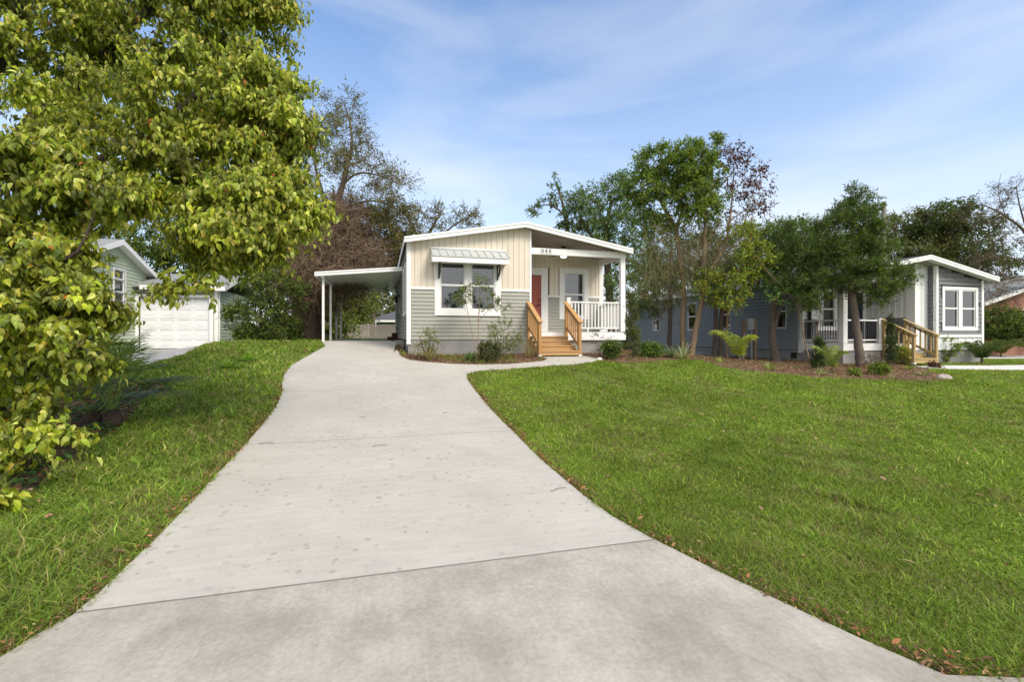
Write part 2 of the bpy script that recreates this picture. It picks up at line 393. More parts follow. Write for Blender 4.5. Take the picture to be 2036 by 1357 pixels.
# small dark flecks
vo2 = t.nodes.new('ShaderNodeTexVoronoi'); vo2.inputs['Scale'].default_value = 3.1; t.links.new(v, vo2.inputs['Vector'])
c = mixc(t, math_(t, 'LESS_THAN', vo2.outputs['Distance'], .022), c, (.14,.12,.10))
# older, dirtier pour beyond the first joint, with tyre streaks
wob = math_(t, 'MULTIPLY', math_(t, 'SUBTRACT', noise(t, v, 3, 5), .5), .035)
jy = math_(t, 'ADD', math_(t, 'ADD', Y, wob), math_(t, 'MULTIPLY', X, 0.0))
old = math_(t, 'LESS_THAN', jy, 3.03)
dirt = ramp(t, noise(t, v, 1.7, 7, .65), [(.30,(.265,.232,.188)),(.66,(.475,.435,.37))])
st = noise(t, coords(t, (7, .5, 1)), 2.5, 5, .7)
dirt = mixc(t, .22, dirt, ramp(t, st, [(.35,(.4,.4,.4)),(.7,(.62,.62,.62))]), 'OVERLAY')
gr_ = noise(t, v, 34, 6, .75); scr = noise(t, coords(t, (38, 1.1, 1)), 2.0, 3, .6)
dirt = mixc(t, .55, dirt, ramp(t, gr_, [(.32,(.33,.33,.33)),(.68,(.66,.66,.66))]), 'OVERLAY')
dirt = mixc(t, math_(t, 'MULTIPLY', ramp(t, scr, [(.62,(0,0,0)),(.72,(1,1,1))]), .3), dirt, (.55,.52,.47))
c = mixc(t, math_(t, 'MULTIPLY', old, .85), c, dirt)
# faint arc of tyre rubber on the newer pour
arc = math_(t, 'ABSOLUTE', math_(t, 'SUBTRACT', math_(t, 'SQRT', math_(t, 'ADD', math_(t, 'POWER', math_(t, 'ADD', X, 6.3), 2), math_(t, 'POWER', math_(t, 'SUBTRACT', Y, 1.2), 2))), 8.6))
am = math_(t, 'MULTIPLY', math_(t, 'MULTIPLY', math_(t, 'LESS_THAN', arc, .11), math_(t, 'GREATER_THAN', Y, 3.2)), math_(t, 'LESS_THAN', Y, 6.8))
c = mixc(t, math_(t, 'MULTIPLY', math_(t, 'MULTIPLY', am, st), .28), c, (.36,.35,.33))
# the control joints, with dirt settled along them
for jv, jw, op_ in ((3.03, .012, .85), (6.55, .011, .7), (10.0, .010, .5), (12.6, .012, .22)):
    d_ = math_(t, 'ABSOLUTE', math_(t, 'SUBTRACT', math_(t, 'ADD', Y, math_(t, 'MULTIPLY', wob, .25)), jv))
    c = mixc(t, math_(t, 'MULTIPLY', ramp(t, d_, [(.0,(1,1,1)),(jw*.5,(.9,.9,.9)),(jw,(0,0,0))]), op_), c, (.13,.12,.11))
    if jv < 7:
        halo = math_(t, 'MULTIPLY', ramp(t, d_, [(.0,(1,1,1)),(.35,(0,0,0))]), ramp(t, noise(t, v, 5, 5, .7), [(.5,(0,0,0)),(.75,(1,1,1))]))
        c = mixc(t, math_(t, 'MULTIPLY', halo, .45), c, (.30,.29,.28))
t.links.new(c, b.inputs['Base Color']); bump(t, b, math_(t, 'ADD', fine, math_(t, 'MULTIPLY', noise(t, coords(t, (2, 60, 1)), 2, 2), .5)), .25, .004)
tag(drape(DRIVE, .035, .35).build('driveway', cm), 'pale broom-finished concrete driveway curving up to the carport', 'driveway', kind='structure')
cm2 = M('aged_concrete', (.46,.44,.41), (.34,.32,.29), 1.4, .9, .3, 60)
LDRIVE = [(-10.3,23.55),(-6.95,23.55),(-5.13,15.09),(-5.33,13.53),(-5.42,12.76),(-5.90,11.80),(-12.5,10.5),(-17,10.5),(-13,23.5)]
tag(drape(LDRIVE, .03, .5).build('driveway', cm2), 'stained tan concrete driveway in front of the white garage door', 'driveway', kind='structure')
cm3 = M('path_concrete', (.64,.63,.60), (.56,.55,.525), 1.2, .9, .3, 60)
RPATH = [(18.3,12.75),(19.75,12.75),(22.71,13.30),(25.24,13.32),(32,12.9),(32,11.6),(23.50,12.05),(20.75,12.00),(19.30,12.33),(18.82,12.83)]
RPATH = [(18.3,12.72),(19.75,12.72),(21.5,12.45),(24.5,12.35),(29,12.4),(29,11.35),(24.5,11.35),(21.5,11.45),(19.5,11.75),(18.3,12.2)]
tag(drape(RPATH, .03, .5).build('path', cm3), 'narrow white concrete path leading right from the neighbouring porch steps', 'path', kind='structure')
RDRIVE = [(24.3,15.8),(25.6,15.5),(33,14.2),(40,13.6),(40,14.9),(33,15.6),(26,20),(24.3,20)]
tag(drape(RDRIVE, .03, .5).build('driveway', cm3), 'strip of pale concrete drive beside the brick house shrubs', 'driveway', kind='structure')
rd = MB(); rd.box(-60, 60, -12, -3.05, -.2, -.02)
tag(rd.build('road', M('asphalt', (.055,.055,.056), (.045,.045,.046), 30, .9, .4, 80)), 'dark asphalt street behind the viewer', 'road', kind='structure')
mulchm = M('mulch', (.25,.155,.10), (.12,.075,.048), 28, .95, .9, 50, bd=.02)
BED1 = [(.34,14.6),(.42,16.4),(.8,16.4),(.8,14.9),(4.6,14.9),(4.5,13.6),(4.65,13.74),(4.60,13.06),(4.34,12.73),(3.86,12.54),(3.25,12.37),(2.56,12.36),(1.78,12.50),(1.16,12.85),(0.726,13.23),(0.523,13.85),(0.44,15.29)]
tag(drape(BED1, .014, .3, 0).build('flower_bed', mulchm), 'brown mulch bed curving along the front of the beige house', 'flower bed', kind='structure')
BED2 = [(5.9,13.6),(5.9,14.9),(8.2,14.9),(8.2,29),(16.7,29),(16.7,13.9),(18.3,13.9),(18.3,12.3),(17.15,11.39),(16.69,10.40),(15.34,9.93),(14.44,10.24),(13.21,10.33),(11.54,10.39),(10.85,10.75),(10.21,11.01),(9.55,11.81),(9.49,12.54),(9.43,12.91),(8.24,12.67),(6.84,12.37),(6.38,12.56),(6.11,12.84),(6.25,13.34)]
tag(drape(BED2, .014, .4, 0).build('flower_bed', mulchm), 'long red-brown mulch bed under the trees between the two houses', 'flower bed', kind='structure')
LBED = smooth_poly([(-4.74,7.05),(-3.42,5.52),(-3.06,5.30),(-3.26,6.00),(-3.37,6.75),(-3.50,7.57),(-3.75,8.75),(-4.02,9.82),(-3.77,10.28),(-4.09,10.81),(-4.71,11.30),(-5.55,11.62),(-7.17,11.58),(-7.26,10.12)], 3)
tag(drape(LBED, .012, .3, 0).build('soil_bed', M('leaf_soil', (.17,.115,.075), (.07,.05,.032), 16, .95, .9, 50, bd=.02)), 'dark leaf-strewn soil under the near tree and palmettos', 'soil', kind='structure')

# ================================================================ the beige house with the red door
FY, XL, XR, PX, RY, YB = 14.8, .752, 8.044, 4.63, 16.6, 28.8
def rt(x): return 4.45 + .18*(min(x, 8.8-x) - .65)      # top of roof at x
H1 = thing('house', (4.4, 14.8, .9), 'beige and grey-green cottage with red front door, open porch and white roof edge', 'house')
wall_op1 = [(1.60,3.60,2.17,3.95)]
back = MB(); Pf = front(FY)
backing(back, Pf, XL+.02, PX-.02, 1.3, 4.25, [(1.72,2.50,2.31,3.78),(2.68,3.46,2.31,3.78)])
back.prism([(XL+.02,FY+.03,4.25),(PX-.02,FY+.03,4.25),(PX-.02,FY+.03,rt(PX)-.1),(4.4,FY+.03,rt(4.4)-.1),(XL+.02,FY+.03,rt(XL)-.1)], (0,.05,0))
Pr = front(RY)
backing(back, Pr, PX, XR-.02, 1.3, 4.25, [(4.66,5.66,1.6,3.8),(6.5,7.3,2.22,3.84)])
back.prism([(PX,RY+.03,4.25),(XR-.02,RY+.03,4.25),(XR-.02,RY+.03,rt(XR)-.1),(PX,RY+.03,rt(PX)-.1)], (0,.05,0))
Pl1 = left(XL); lop = [(15.7,16.45,2.3,3.75),(17.15,17.9,2.3,3.75),(22.4,23.1,2.6,3.75)]
backing(back, Pl1, FY+.1, YB-.05, 1.3, 4.34, lop)
back.box(XR-.09, XR-.03, RY+.09, YB-.05, 1.3, 4.33); back.box(PX-.07, PX-.02, FY+.09, RY+.02, 1.3, 5.0)
back.box(XL+.02, XR-.02, YB-.05, YB, 1.3, 4.33)
back.build('inner_wall', dark_in, H1)
s = MB()
lap(s, Pf, XL+.02, PX, 1.38, 2.915, op=wall_op1)
s.build('lap_siding', sage, H1); s = MB()
lap(s, Pr, PX+.02, XR, 1.64, 2.915, op=[(4.6,5.85,1.5,4.0),(6.34,7.46,2.13,4.0)])
s.build('lap_siding', sage, H1)
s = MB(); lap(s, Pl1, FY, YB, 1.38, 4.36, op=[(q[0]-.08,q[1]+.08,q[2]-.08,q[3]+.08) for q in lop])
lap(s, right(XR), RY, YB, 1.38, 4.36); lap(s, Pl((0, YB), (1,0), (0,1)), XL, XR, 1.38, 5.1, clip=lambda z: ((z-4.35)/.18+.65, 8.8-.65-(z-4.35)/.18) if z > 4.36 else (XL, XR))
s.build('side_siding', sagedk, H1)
s = MB()
vpanel(s, Pf, XL+.02, PX, 2.985, lambda x: rt(x)-.11, .183, wall_op1)
vpanel(s, Pr, PX+.02, XR, 2.985, lambda x: rt(x)-.11, .183, [(4.6,5.85,1.5,4.0),(6.34,7.46,2.13,4.0)])
vpanel(s, right(PX), FY, RY, 1.64, lambda y: rt(PX)-.12, .183)
s.build('panel_siding', beige, H1)
for a, c in cut(XL+.09, PX, [(1.56,3.64)]): board(H1, Pf, a, c, 2.915, 2.985, 0, .034, name='belt_trim')
for a, c in cut(PX+.02, XR, [(4.6,5.86),(6.33,7.47)]): board(H1, Pr, a, c, 2.915, 2.985, 0, .034, name='belt_trim')
board(H1, Pf, XL-.03, XL+.085, 1.24, 4.36, .002, .036); board(H1, Pl1, FY-.036, FY+.085, 1.24, 4.36, .03, .04)
board(H1, Pf, PX-.03, PX+.035, 1.38, rt(PX)-.18, .002, .036)
board(H1, Pr, XR-.13, XR+.03, 1.64, 4.3, .002, .04); board(H1, right(XR), RY-.04, RY+.12, 1.38, 4.3, .03, .042)
s = MB(); s.box(XL+.012, PX, FY+.008, FY+.2, .3, 1.375); s.box(PX, XR-.1, FY+.08, FY+.28, .3, 1.35)
s.box(XR-.13, XR-.11+.07, FY+.28, YB, .3, 1.375); s.box(XL+.03, XL+.23, FY+.2, YB, .3, 1.375)
s.build('foundation', block, H1)
def roof(par, f, xa, xm, xb, y0, y1, th=.09, fh=.18, mat=roofm, soff=.3):
    """f(x): roof top; boards along rake and eaves"""
    m = MB()
    for a, c in ((xa, xm), (xm, xb)):
        m.hexa([(a,y0,f(a)-th),(c,y0,f(c)-th),(c,y1,f(c)-th),(a,y1,f(a)-th),(a,y0,f(a)),(c,y0,f(c)),(c,y1,f(c)),(a,y1,f(a))])
    r = m.build('roof', mat, par); m = MB()
    for a, c in ((xa-.02, xm), (xm, xb+.02)):
        for (ya, yb, zt, zb) in ((y0-.028, y0-.002, -.012, -fh), (y0-.045, y0-.03, -.012, -.012-fh*.33)):
            za, zc = f(max(a, xa)), f(min(c, xb))
            m.hexa([(a,ya,za+zb),(c,ya,zc+zb),(c,yb,zc+zb),(a,yb,za+zb),(a,ya,za+zt),(c,ya,zc+zt),(c,yb,zc+zt),(a,yb,za+zt)])
    m.box(xa-.022, xa-.002, y0, y1, f(xa)-fh, f(xa)-.012); m.box(xb+.002, xb+.022, y0, y1, f(xb)-fh, f(xb)-.012)
    m.build('fascia', white, r); m = MB()
    for a, c in ((xa, xm), (xm, xb)):
        m.hexa([(a,y0,f(a)-th-.035),(c,y0,f(c)-th-.035),(c,y0+soff,f(c)-th-.035),(a,y0+soff,f(a)-th-.035),(a,y0,f(a)-th-.004),(c,y0,f(c)-th-.004),(c,y0+soff,f(c)-th-.004),(a,y0+soff,f(a)-th-.004)])
    m.build('soffit', white, r)
    return r
roof(H1, rt, .65, 4.4, 8.15, 14.5, YB+.3, soff=.29)
s = MB(); a, c = PX+.03, 8.02
s.hexa([(a,14.8,rt(a)-.16),(c,14.8,rt(c)-.16),(c,RY,rt(c)-.16),(a,RY,rt(a)-.16),(a,14.8,rt(a)-.1),(c,14.8,rt(c)-.1),(c,RY,rt(c)-.1),(a,RY,rt(a)-.1)])
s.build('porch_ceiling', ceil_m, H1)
s = MB(); s.box(PX+.036, XR+.02, 14.78, 14.94, 4.155, 4.36); s.box(XR-.17, XR+.02, 14.94, RY-.01, 4.155, 4.345); s.build('porch_beam', white, H1)
s = MB(); s.box(XR-.165, XR, 14.79, 14.93, 1.635, 4.154); s.build('porch_post', white, H1)
s = MB(); s.box(PX, XR-.01, 14.83, RY, 1.56, 1.63); s.build('porch_floor', M('porch_board', (.34,.33,.32), (.27,.26,.25), 8, .7), H1)
s = MB(); s.box(PX+.02, XR+.02, 14.78, 14.826, 1.352, 1.615); s.box(XR-.005, XR+.02, 14.827, RY, 1.352, 1.615); s.build('porch_skirt', white, H1)
# numbers on a plaque
s = MB(); u0, u1, z0, z1, k = 4.95, 5.40, 4.185, 4.352, .03
Pf.box(s, u0+k, u1-k, z0, z1, .022, .034); Pf.box(s, u0, u0+k, z0+k, z1-k, .022, .034); Pf.box(s, u1-k, u1, z0+k, z1-k, .022, .034)
for (ca, cb) in ((u0+k, z0+k), (u1-k, z0+k), (u0+k, z1-k), (u1-k, z1-k)):
    pass
pq = s.build('house_number', M('plaque', (.74,.75,.76), None, 3, .4), H1)
numm = M('number_black', (.03,.03,.035), None, 3, .5)
def digit_path(ch):
    if ch == '8':
        A = [(.5+.30*math.cos(t), .74+.20*math.sin(t)) for t in np.linspace(0, 2*math.pi, 20)]
        B = [(.5+.36*math.cos(t), .27+.25*math.sin(t)) for t in np.linspace(0, 2*math.pi, 22)]
        return [A, B]
    return [[(.68, 0), (.68, 1), (.08, .30), (.95, .30)], [(.45, .01), (.9, .01)]]
dx = 5.0
for ch in '848':
    s = MB()
    for path in digit_path(ch):
        for (a0, b0), (a1, b1) in zip(path, path[1:]):
            thick = .019 if abs(a1-a0) < abs(b1-b0)*1.1 else .009
            s.beam(Pf.p(dx+a0*.085, 4.21+b0*.118, .038), Pf.p(dx+a1*.085, 4.21+b1*.118, .038), thick, .008, (0,1,0))
    dx += .128; s.build('digit', numm, pq)
# windows
window(H1, Pf, (1.554,3.647,2.12,3.92), [(1.765,2.455,2.355,3.735),(2.725,3.415,2.355,3.735)], rail=3.07, closed=.022)
window(H1, Pr, (6.32,7.48,2.11,4.02), [(6.545,7.255,2.265,3.795)], rail=3.03, closed=.022)
for q in lop: window(H1, Pl1, (q[0]-.11,q[1]+.11,q[2]-.11,q[3]+.11), [(q[0]+.045,q[1]-.045,q[2]+.045,q[3]-.045)])
# awning
s = MB(); x0, x1 = 1.42, 3.79
s.hexa([(x0,14.22,3.86),(x1,14.22,3.86),(x1,FY-.02,4.15),(x0,FY-.02,4.15),(x0,14.22,3.885),(x1,14.22,3.885),(x1,FY-.02,4.175),(x0,FY-.02,4.175)])
x = x0+.005
while x < x1:
    s.beam((x+.012,14.215,3.895), (x+.012,FY-.02,4.187), .024, .028); x += .2355
aw = s.build('awning', metal_gr, H1)
s = MB(); s.box(x0+.01, x1-.01, 14.24, 14.27, 3.70, 3.855)
for xx in (x0+.01, x1-.04): s.prism([(xx,14.27,3.72),(xx,FY-.03,3.72),(xx,FY-.03,4.13),(xx,14.27,3.855)], (.03,0,0))
s.box(x0-.01, x1+.01, FY-.05, FY-.02, 4.178, 4.23)
s.box(x0+.04, x1-.04, 14.28, FY-.04, 3.93-.21, 3.935-.20); s.build('awning_frame', white, aw)
for xx in (1.66, 3.51):
    s = MB(); s.box(xx, xx+.045, FY-.065, FY-.034, 3.26, 3.718); s.box(xx, xx+.045, 14.4, FY-.036, 3.69, 3.718)
    pts = [(xx+.0225, FY-.06-.33*math.sin(t), 3.34+.35*(1-math.cos(t))) for t in np.linspace(0, 1.5, 9)]
    for p, q in zip(pts, pts[1:]): s.beam(p, q, .04, .035)
    s.build('bracket', bronze, aw)
# front door
s = MB(); ring(s, Pr, 4.64, 5.87, 1.45, 3.99, .2, .002, .034); Pr.box(s, 4.64, 4.7, 1.64, 3.8, -.08, .03); Pr.box(s, 5.615, 5.67, 1.64, 3.8, -.08, .03); Pr.box(s, 4.7, 5.615, 3.72, 3.8, -.08, .03)
fr = s.build('door_frame', white, H1)
s = MB(); Pr.box(s, 4.705, 5.61, 1.65, 3.715, -.07, -.04)
pans = [(4.80,5.10,3.30,3.60),(5.22,5.52,3.30,3.60),(4.80,5.10,2.55,3.20),(5.22,5.52,2.55,3.20),(4.80,5.10,1.80,2.42),(5.22,5.52,1.80,2.42)]
backing(s, Pr, 4.705, 5.61, 1.65, 3.715, pans, -.025, .014)
for q in pans: Pr.box(s, q[0]+.045, q[1]-.045, q[2]+.045, q[3]-.045, -.039, -.028)
dr = s.build('door', reddoor, H1, bevel=.004)
s = MB(); s.tube([Pr.p(5.54,2.62,-.025), Pr.p(5.54,2.62,.02)], .028, 10); s.tube([Pr.p(5.54,2.62,.015), Pr.p(5.42,2.62,.02)], .009, 6); s.build('handle', black, dr)
s = MB(); s.tube([Pr.p(5.54,2.80,-.025), Pr.p(5.54,2.80,.0)], .028, 10); s.build('deadbolt', black, dr)
def railing(par, P, u0, u1, zf, h, n, wmat, bmat, bw=.038, foot=()):
    s = MB(); P.box(s, u0, u1, zf+h-.05, zf+h, -.035, .035); r = s.build('porch_railing', wmat, par)
    s = MB(); P.box(s, u0, u1, zf+.10, zf+.15, -.022, .022); s.build('bottom_rail', wmat, r)
    for u in foot: s = MB(); P.box(s, u-.02, u+.02, zf, zf+.1, -.02, .02); s.build('foot_block', wmat, r)
    for i in range(n):
        u = u0+(i+.5)*(u1-u0)/n; s = MB(); P.box(s, u-bw/2, u+bw/2, zf+.15, zf+h-.05, -bw/2, bw/2); s.build('baluster', bmat, r)
    return r
railing(H1, front(14.9), 6.06, XR-.17, 1.63, 1.02, 15, whitev, whitev, .04, (6.7, 7.4))
railing(H1, Pl((XR-.08, 0), (0,1), (1,0)), 14.96, RY-.02, 1.63, 1.02, 13, whitev, whitev, .04, (15.7,))
s = MB(); s.box(5.93, 6.05, 14.84, 14.96, 1.63, 2.73); s.box(5.915, 6.065, 14.825, 14.975, 2.73, 2.77); s.build('newel_post', white, H1)
# side wall lamp and back step
s = MB(); s.box(XL-.1, XL-.01, 21.5, 21.6, 3.2, 3.3); s.tube([(XL-.16,21.55,2.95),(XL-.16,21.55,3.17)], [.06,.08], 8); s.tube([(XL-.16,21.55,3.17),(XL-.16,21.55,3.24)], [.11,.02], 8); s.build('wall_lamp', black, H1)
# ceiling fan with its lamp on
fan = thing('ceiling_fan', (6.18, 15.8, 4.66), 'bronze ceiling fan with a lit lamp hanging in the porch of the red-door house', 'ceiling fan')
s = MB(); s.tube([(6.18,15.8,4.675),(6.18,15.8,4.60)], [.09,.08], 14); s.tube([(6.18,15.8,4.62),(6.18,15.8,4.44)], .016, 8); s.tube([(6.18,15.8,4.46),(6.18,15.8,4.43),(6.18,15.8,4.36),(6.18,15.8,4.33)], [.05,.12,.12,.08], 16); s.build('motor', bronze, fan)
for k in range(4):
    a = R(25+90*k); s = MB(); s.beam((6.18+.1*math.cos(a),15.8+.1*math.sin(a),4.37), (6.18+.62*math.cos(a),15.8+.62*math.sin(a),4.37), .12, .008); s.build('blade', bronze, fan)
s = MB(); s.tube([(6.18,15.8,4.33),(6.18,15.8,4.29),(6.18,15.8,4.255)], [.11,.12,.07], 16); s.build('lamp', lampm, fan)

def steps(par_label, x0, x1, yt, yb, zt, zb, n, mats, nb, slant, gname):
    mX, mY, mZ = mats; T = thing('wooden_steps', ((x0+x1)/2, yb, zb), par_label, 'steps', gname)
    run = (yt-yb)/n; rise = (zt-zb)/(n+1)
    for i in range(n):
        z = zb+rise*(i+1); y = yb+run*i
        s = MB(); s.box(x0+.04, x1-.04, y-.015, y+run-.006, z-.036, z); s.build('tread', mX, T, bevel=.004)
        s = MB(); s.box(x0+.04, x1-.04, y+.012, y+.04, z-rise+.002, z-.038); s.build('riser', mX, T)
    for k, x in enumerate((x0, x1)):
        s = MB(); xs = x+.041 if k == 0 else x-.041
        s.prism([(xs-.017,yb+.05,zb),(xs-.017,yt,zb),(xs-.017,yt,zt-rise-.04),(xs-.017,yb+.05,zb+rise-.04)], (.034,0,0)); s.build('stringer', mY, T)
        lo, hi = (yb+.0, zb+1.03), (yt-.06, zb+1.03+slant)
        for (yy, zz) in (lo, hi):
            s = MB(); s.box(x-.045, x+.045, yy-.0, yy+.09, zb+.02, zz-.02); s.build('post', mZ, T, bevel=.005)
            s = MB(); s.box(x-.05, x+.05, yy-.005, yy+.095, zb-.03, zb+.02); s.build('post_base', whitev, T)
        s = MB(); d = (hi[1]-lo[1])/(hi[0]-lo[0]); e0, e1 = lo[0]-.05, hi[0]+.12
        s.beam((x, e0, lo[1]+(e0-lo[0])*d), (x, e1, lo[1]+(e1-lo[0])*d), .14, .038); s.build('handrail', mY, T, bevel=.004)
        s = MB(); s.beam((x, lo[0]+.09, lo[1]+.05*d-.09), (x, hi[0], hi[1]-.05*d-.09), .04, .085)
        s.beam((x, lo[0]+.09, zb+.28), (x, hi[0], zb+.28+slant*.93), .04, .085); s.build('rail', mY, T)
        for j in range(nb):
            f = (j+.75)/(nb+.5); y = lo[0]+.09+(hi[0]-lo[0]-.09)*f
            s = MB(); sx = -1 if k == 0 else 1
            s.box(x-.02, x+.02, y-.02, y+.02, zb+.3+slant*.93*f, lo[1]+(y-lo[0])*d-.06); s.build('baluster', mZ, T)
    return T
steps('orange-brown pine steps with solid-looking handrails below the red front door', 4.57, 5.87, 14.78, 13.6, 1.63, .90, 4, (woodX, woodY, woodZ), 6, .62, 'wooden porch steps')

# ---------------------------------------------------------------- carport
CP = thing('carport', (-2.05, 18.6, 1.26), 'white aluminium lean-to carport on four thin posts against the beige house', 'carport')
cy0, cy1, cxa, cxb = 18.45, 27.3, -2.32, .74
def cz(x): return 3.80+.098*(x-cxa)
s = MB(); x = cxa+.03
while x < cxb-.02:
    xe = min(x+.30, cxb)
    s.hexa([(x+.012,cy0+.03,cz(x)-.11),(xe-.012,cy0+.03,cz(xe)-.11),(xe-.012,cy1,cz(xe)-.11),(x+.012,cy1,cz(x)-.11),(x+.012,cy0+.03,cz(x)-.095),(xe-.012,cy0+.03,cz(xe)-.095),(xe-.012,cy1,cz(xe)-.095),(x+.012,cy1,cz(x)-.095)])
    s.box(x-.014, x+.01, cy0+.03, cy1, cz(x)-.108, cz(x)-.03); x += .30
s.hexa([(cxa+.02,cy0+.03,cz(cxa)-.03),(cxb,cy0+.03,cz(cxb)-.03),(cxb,cy1,cz(cxb)-.03),(cxa+.02,cy1,cz(cxa)-.03),(cxa+.02,cy0+.03,cz(cxa)-.012),(cxb,cy0+.03,cz(cxb)-.012),(cxb,cy1,cz(cxb)-.012),(cxa+.02,cy1,cz(cxa)-.012)])
rp = s.build('roof', carportm, CP)
s = MB(); s.hexa([(cxa,cy0,cz(cxa)-.15),(cxb,cy0,cz(cxb)-.15),(cxb,cy0+.028,cz(cxb)-.15),(cxa,cy0+.028,cz(cxa)-.15),(cxa,cy0,cz(cxa)),(cxb,cy0,cz(cxb)),(cxb,cy0+.028,cz(cxb)),(cxa,cy0+.028,cz(cxa))])
s.box(cxa-.03, cxa+.015, cy0-.002, cy1, cz(cxa)-.15, cz(cxa)+.003); s.hexa([(cxa,cy0-.02,cz(cxa)-.045),(cxb,cy0-.02,cz(cxb)-.045),(cxb,cy0-.002,cz(cxb)-.045),(cxa,cy0-.002,cz(cxa)-.045),(cxa,cy0-.02,cz(cxa)+.004),(cxb,cy0-.02,cz(cxb)+.004),(cxb,cy0-.002,cz(cxb)+.004),(cxa,cy0-.002,cz(cxa)+.004)])
s.build('fascia', white, rp)
s = MB(); s.box(-2.14, -2.04, cy0+.05, cy1-.05, 3.62, 3.70); s.build('beam', white, CP)
for y in (18.75, 21.35, 23.95, 26.55):
    s = MB(); s.box(-2.13, -2.05, y, y+.08, 1.25, 3.62); s.box(-2.17, -2.01, y-.04, y+.12, 1.24, 1.262); s.build('post', white, CP)
s = MB(); s.box(.25, .75, 24.6, 25.6, 1.26, 1.45); s.box(.48, .75, 24.6, 25.6, 1.45, 1.64)
tag(s.build('back_steps', M('brown_step', (.12,.07,.04), (.08,.045,.028), 6, .8), loc=(.5,25,1.26)), 'two dark brown steps at the back of the carport', 'steps')
s = MB(); s.box(.44, .74, 17.0, 18.3, 1.1, 1.33); tag(s.build('concrete_pad', block, loc=(.6,17.6,1.1)), 'small grey concrete pad at the left side of the beige house', 'pad')

# ---------------------------------------------------------------- fence and blue house behind the carport
FN = thing('board_fence', (-3.4, 42, 1.1), 'weathered tan board privacy fence seen through the carport', 'fence')
random.seed(4); x = -10.0; s = MB()
while x < 6:
    h = 1.5+random.uniform(-.02,.02); s.box(x, x+.135, 42+random.uniform(0,.012), 42.03, .85, .95+h); x += .146
s.build('boards', fencem, FN)
s = MB(); s.box(-10, 6, 42.04, 42.08, 1.1, 1.2); s.box(-10, 6, 42.04, 42.08, 2.0, 2.1); s.build('rail', fencem, FN)
BH = thing('house', (2.2, 58, .9), 'small blue house with a dark roof beyond the fence behind the carport', 'house')
bluem = M('blue_siding', (.16,.22,.27), (.13,.19,.24), 2, .6)
s = MB(); lap(s, front(56), -.6, 9, .9, 3.3, .15); lap(s, left(-.6), 56, 64, .9, 3.3, .15); s.box(-.55, 9, 56.05, 64, .9, 3.28); s.build('wall', bluem, BH)
s = MB(); s.hexa([(-1.6,55.2,3.25),(9.6,55.2,3.25),(9.6,65,3.25),(-1.6,65,3.25),(3.2,60,5.0),(5,60,5.0),(5,60.2,5.0),(3.2,60.2,5.0)]); r_ = s.build('roof', roofm, BH)
s = MB(); s.box(-1.64, 9.6, 55.15, 55.19, 3.02, 3.25); s.box(-1.64,-1.6,55.19,65,3.02,3.25); s.build('fascia', white, r_)
window(BH, front(56), (1.4,2.9,1.7,2.95), [(1.5,2.8,1.8,2.85)], blinds=False, split=False)

# ================================================================ the grey house to the right
GX, GY0, GY1, GR = 16.6, 13.96, 15.9, 23.45
PB, BX, BY = 20.17, 20.88, 13.68
def rt2(x): return 3.86 + .2*(min(x, 40.1-x) - 16.45)
H2 = thing('house', (20, 14, .45), 'slate-blue and grey house with white board-and-batten porch and dark balusters', 'house')
Pw = left(GX)
w2 = [(26.2,26.95,1.82,3.3),(22.6,23.35,1.82,3.3),(19.95,20.75,1.82,3.3),(16.55,17.4,1.82,3.3)]
s = MB(); lap(s, Pw, GY1, 30, .93, 3.78, step=.15, op=w2, out=.05); s.build('lap_siding', slate, H2)
s = MB(); backing(s, Pw, GY1+.1, 30, .9, 3.75, w2)
P3 = front(GY1); backing(s, P3, GX+.05, 22.6, .9, 4.6, [(17.6,18.45,1.85,3.4),(19.05,20.0,1.2,3.4)])
P4 = left(BX)
P5 = front(BY); backing(s, P5, BX+.02, GR-.02, .9, 3.75, [(21.3,22.1,1.8,3.4),(22.3,23.1,1.8,3.4)]); s.prism([(BX+.02,BY+.03,3.75),(GR-.02,BY+.03,3.75),(GR-.02,BY+.03,rt2(GR)-.1),(BX+.02,BY+.03,rt2(BX)-.1)], (0,.05,0))
s.box(GR-.09, GR-.03, BY+.1, 30, .9, 3.76); s.box(GX, GR, 29.95, 30, .9, 3.76); s.build('inner_wall', dark_in, H2)
for q in w2:
    window(H2, Pw, (q[0]-.02,q[1]+.02,q[2]-.02,q[3]+.02), [(q[0]+.045,q[1]-.045,q[2]+.045,q[3]-.045)], blinds=False, tmat=whitev, rail=2.56)
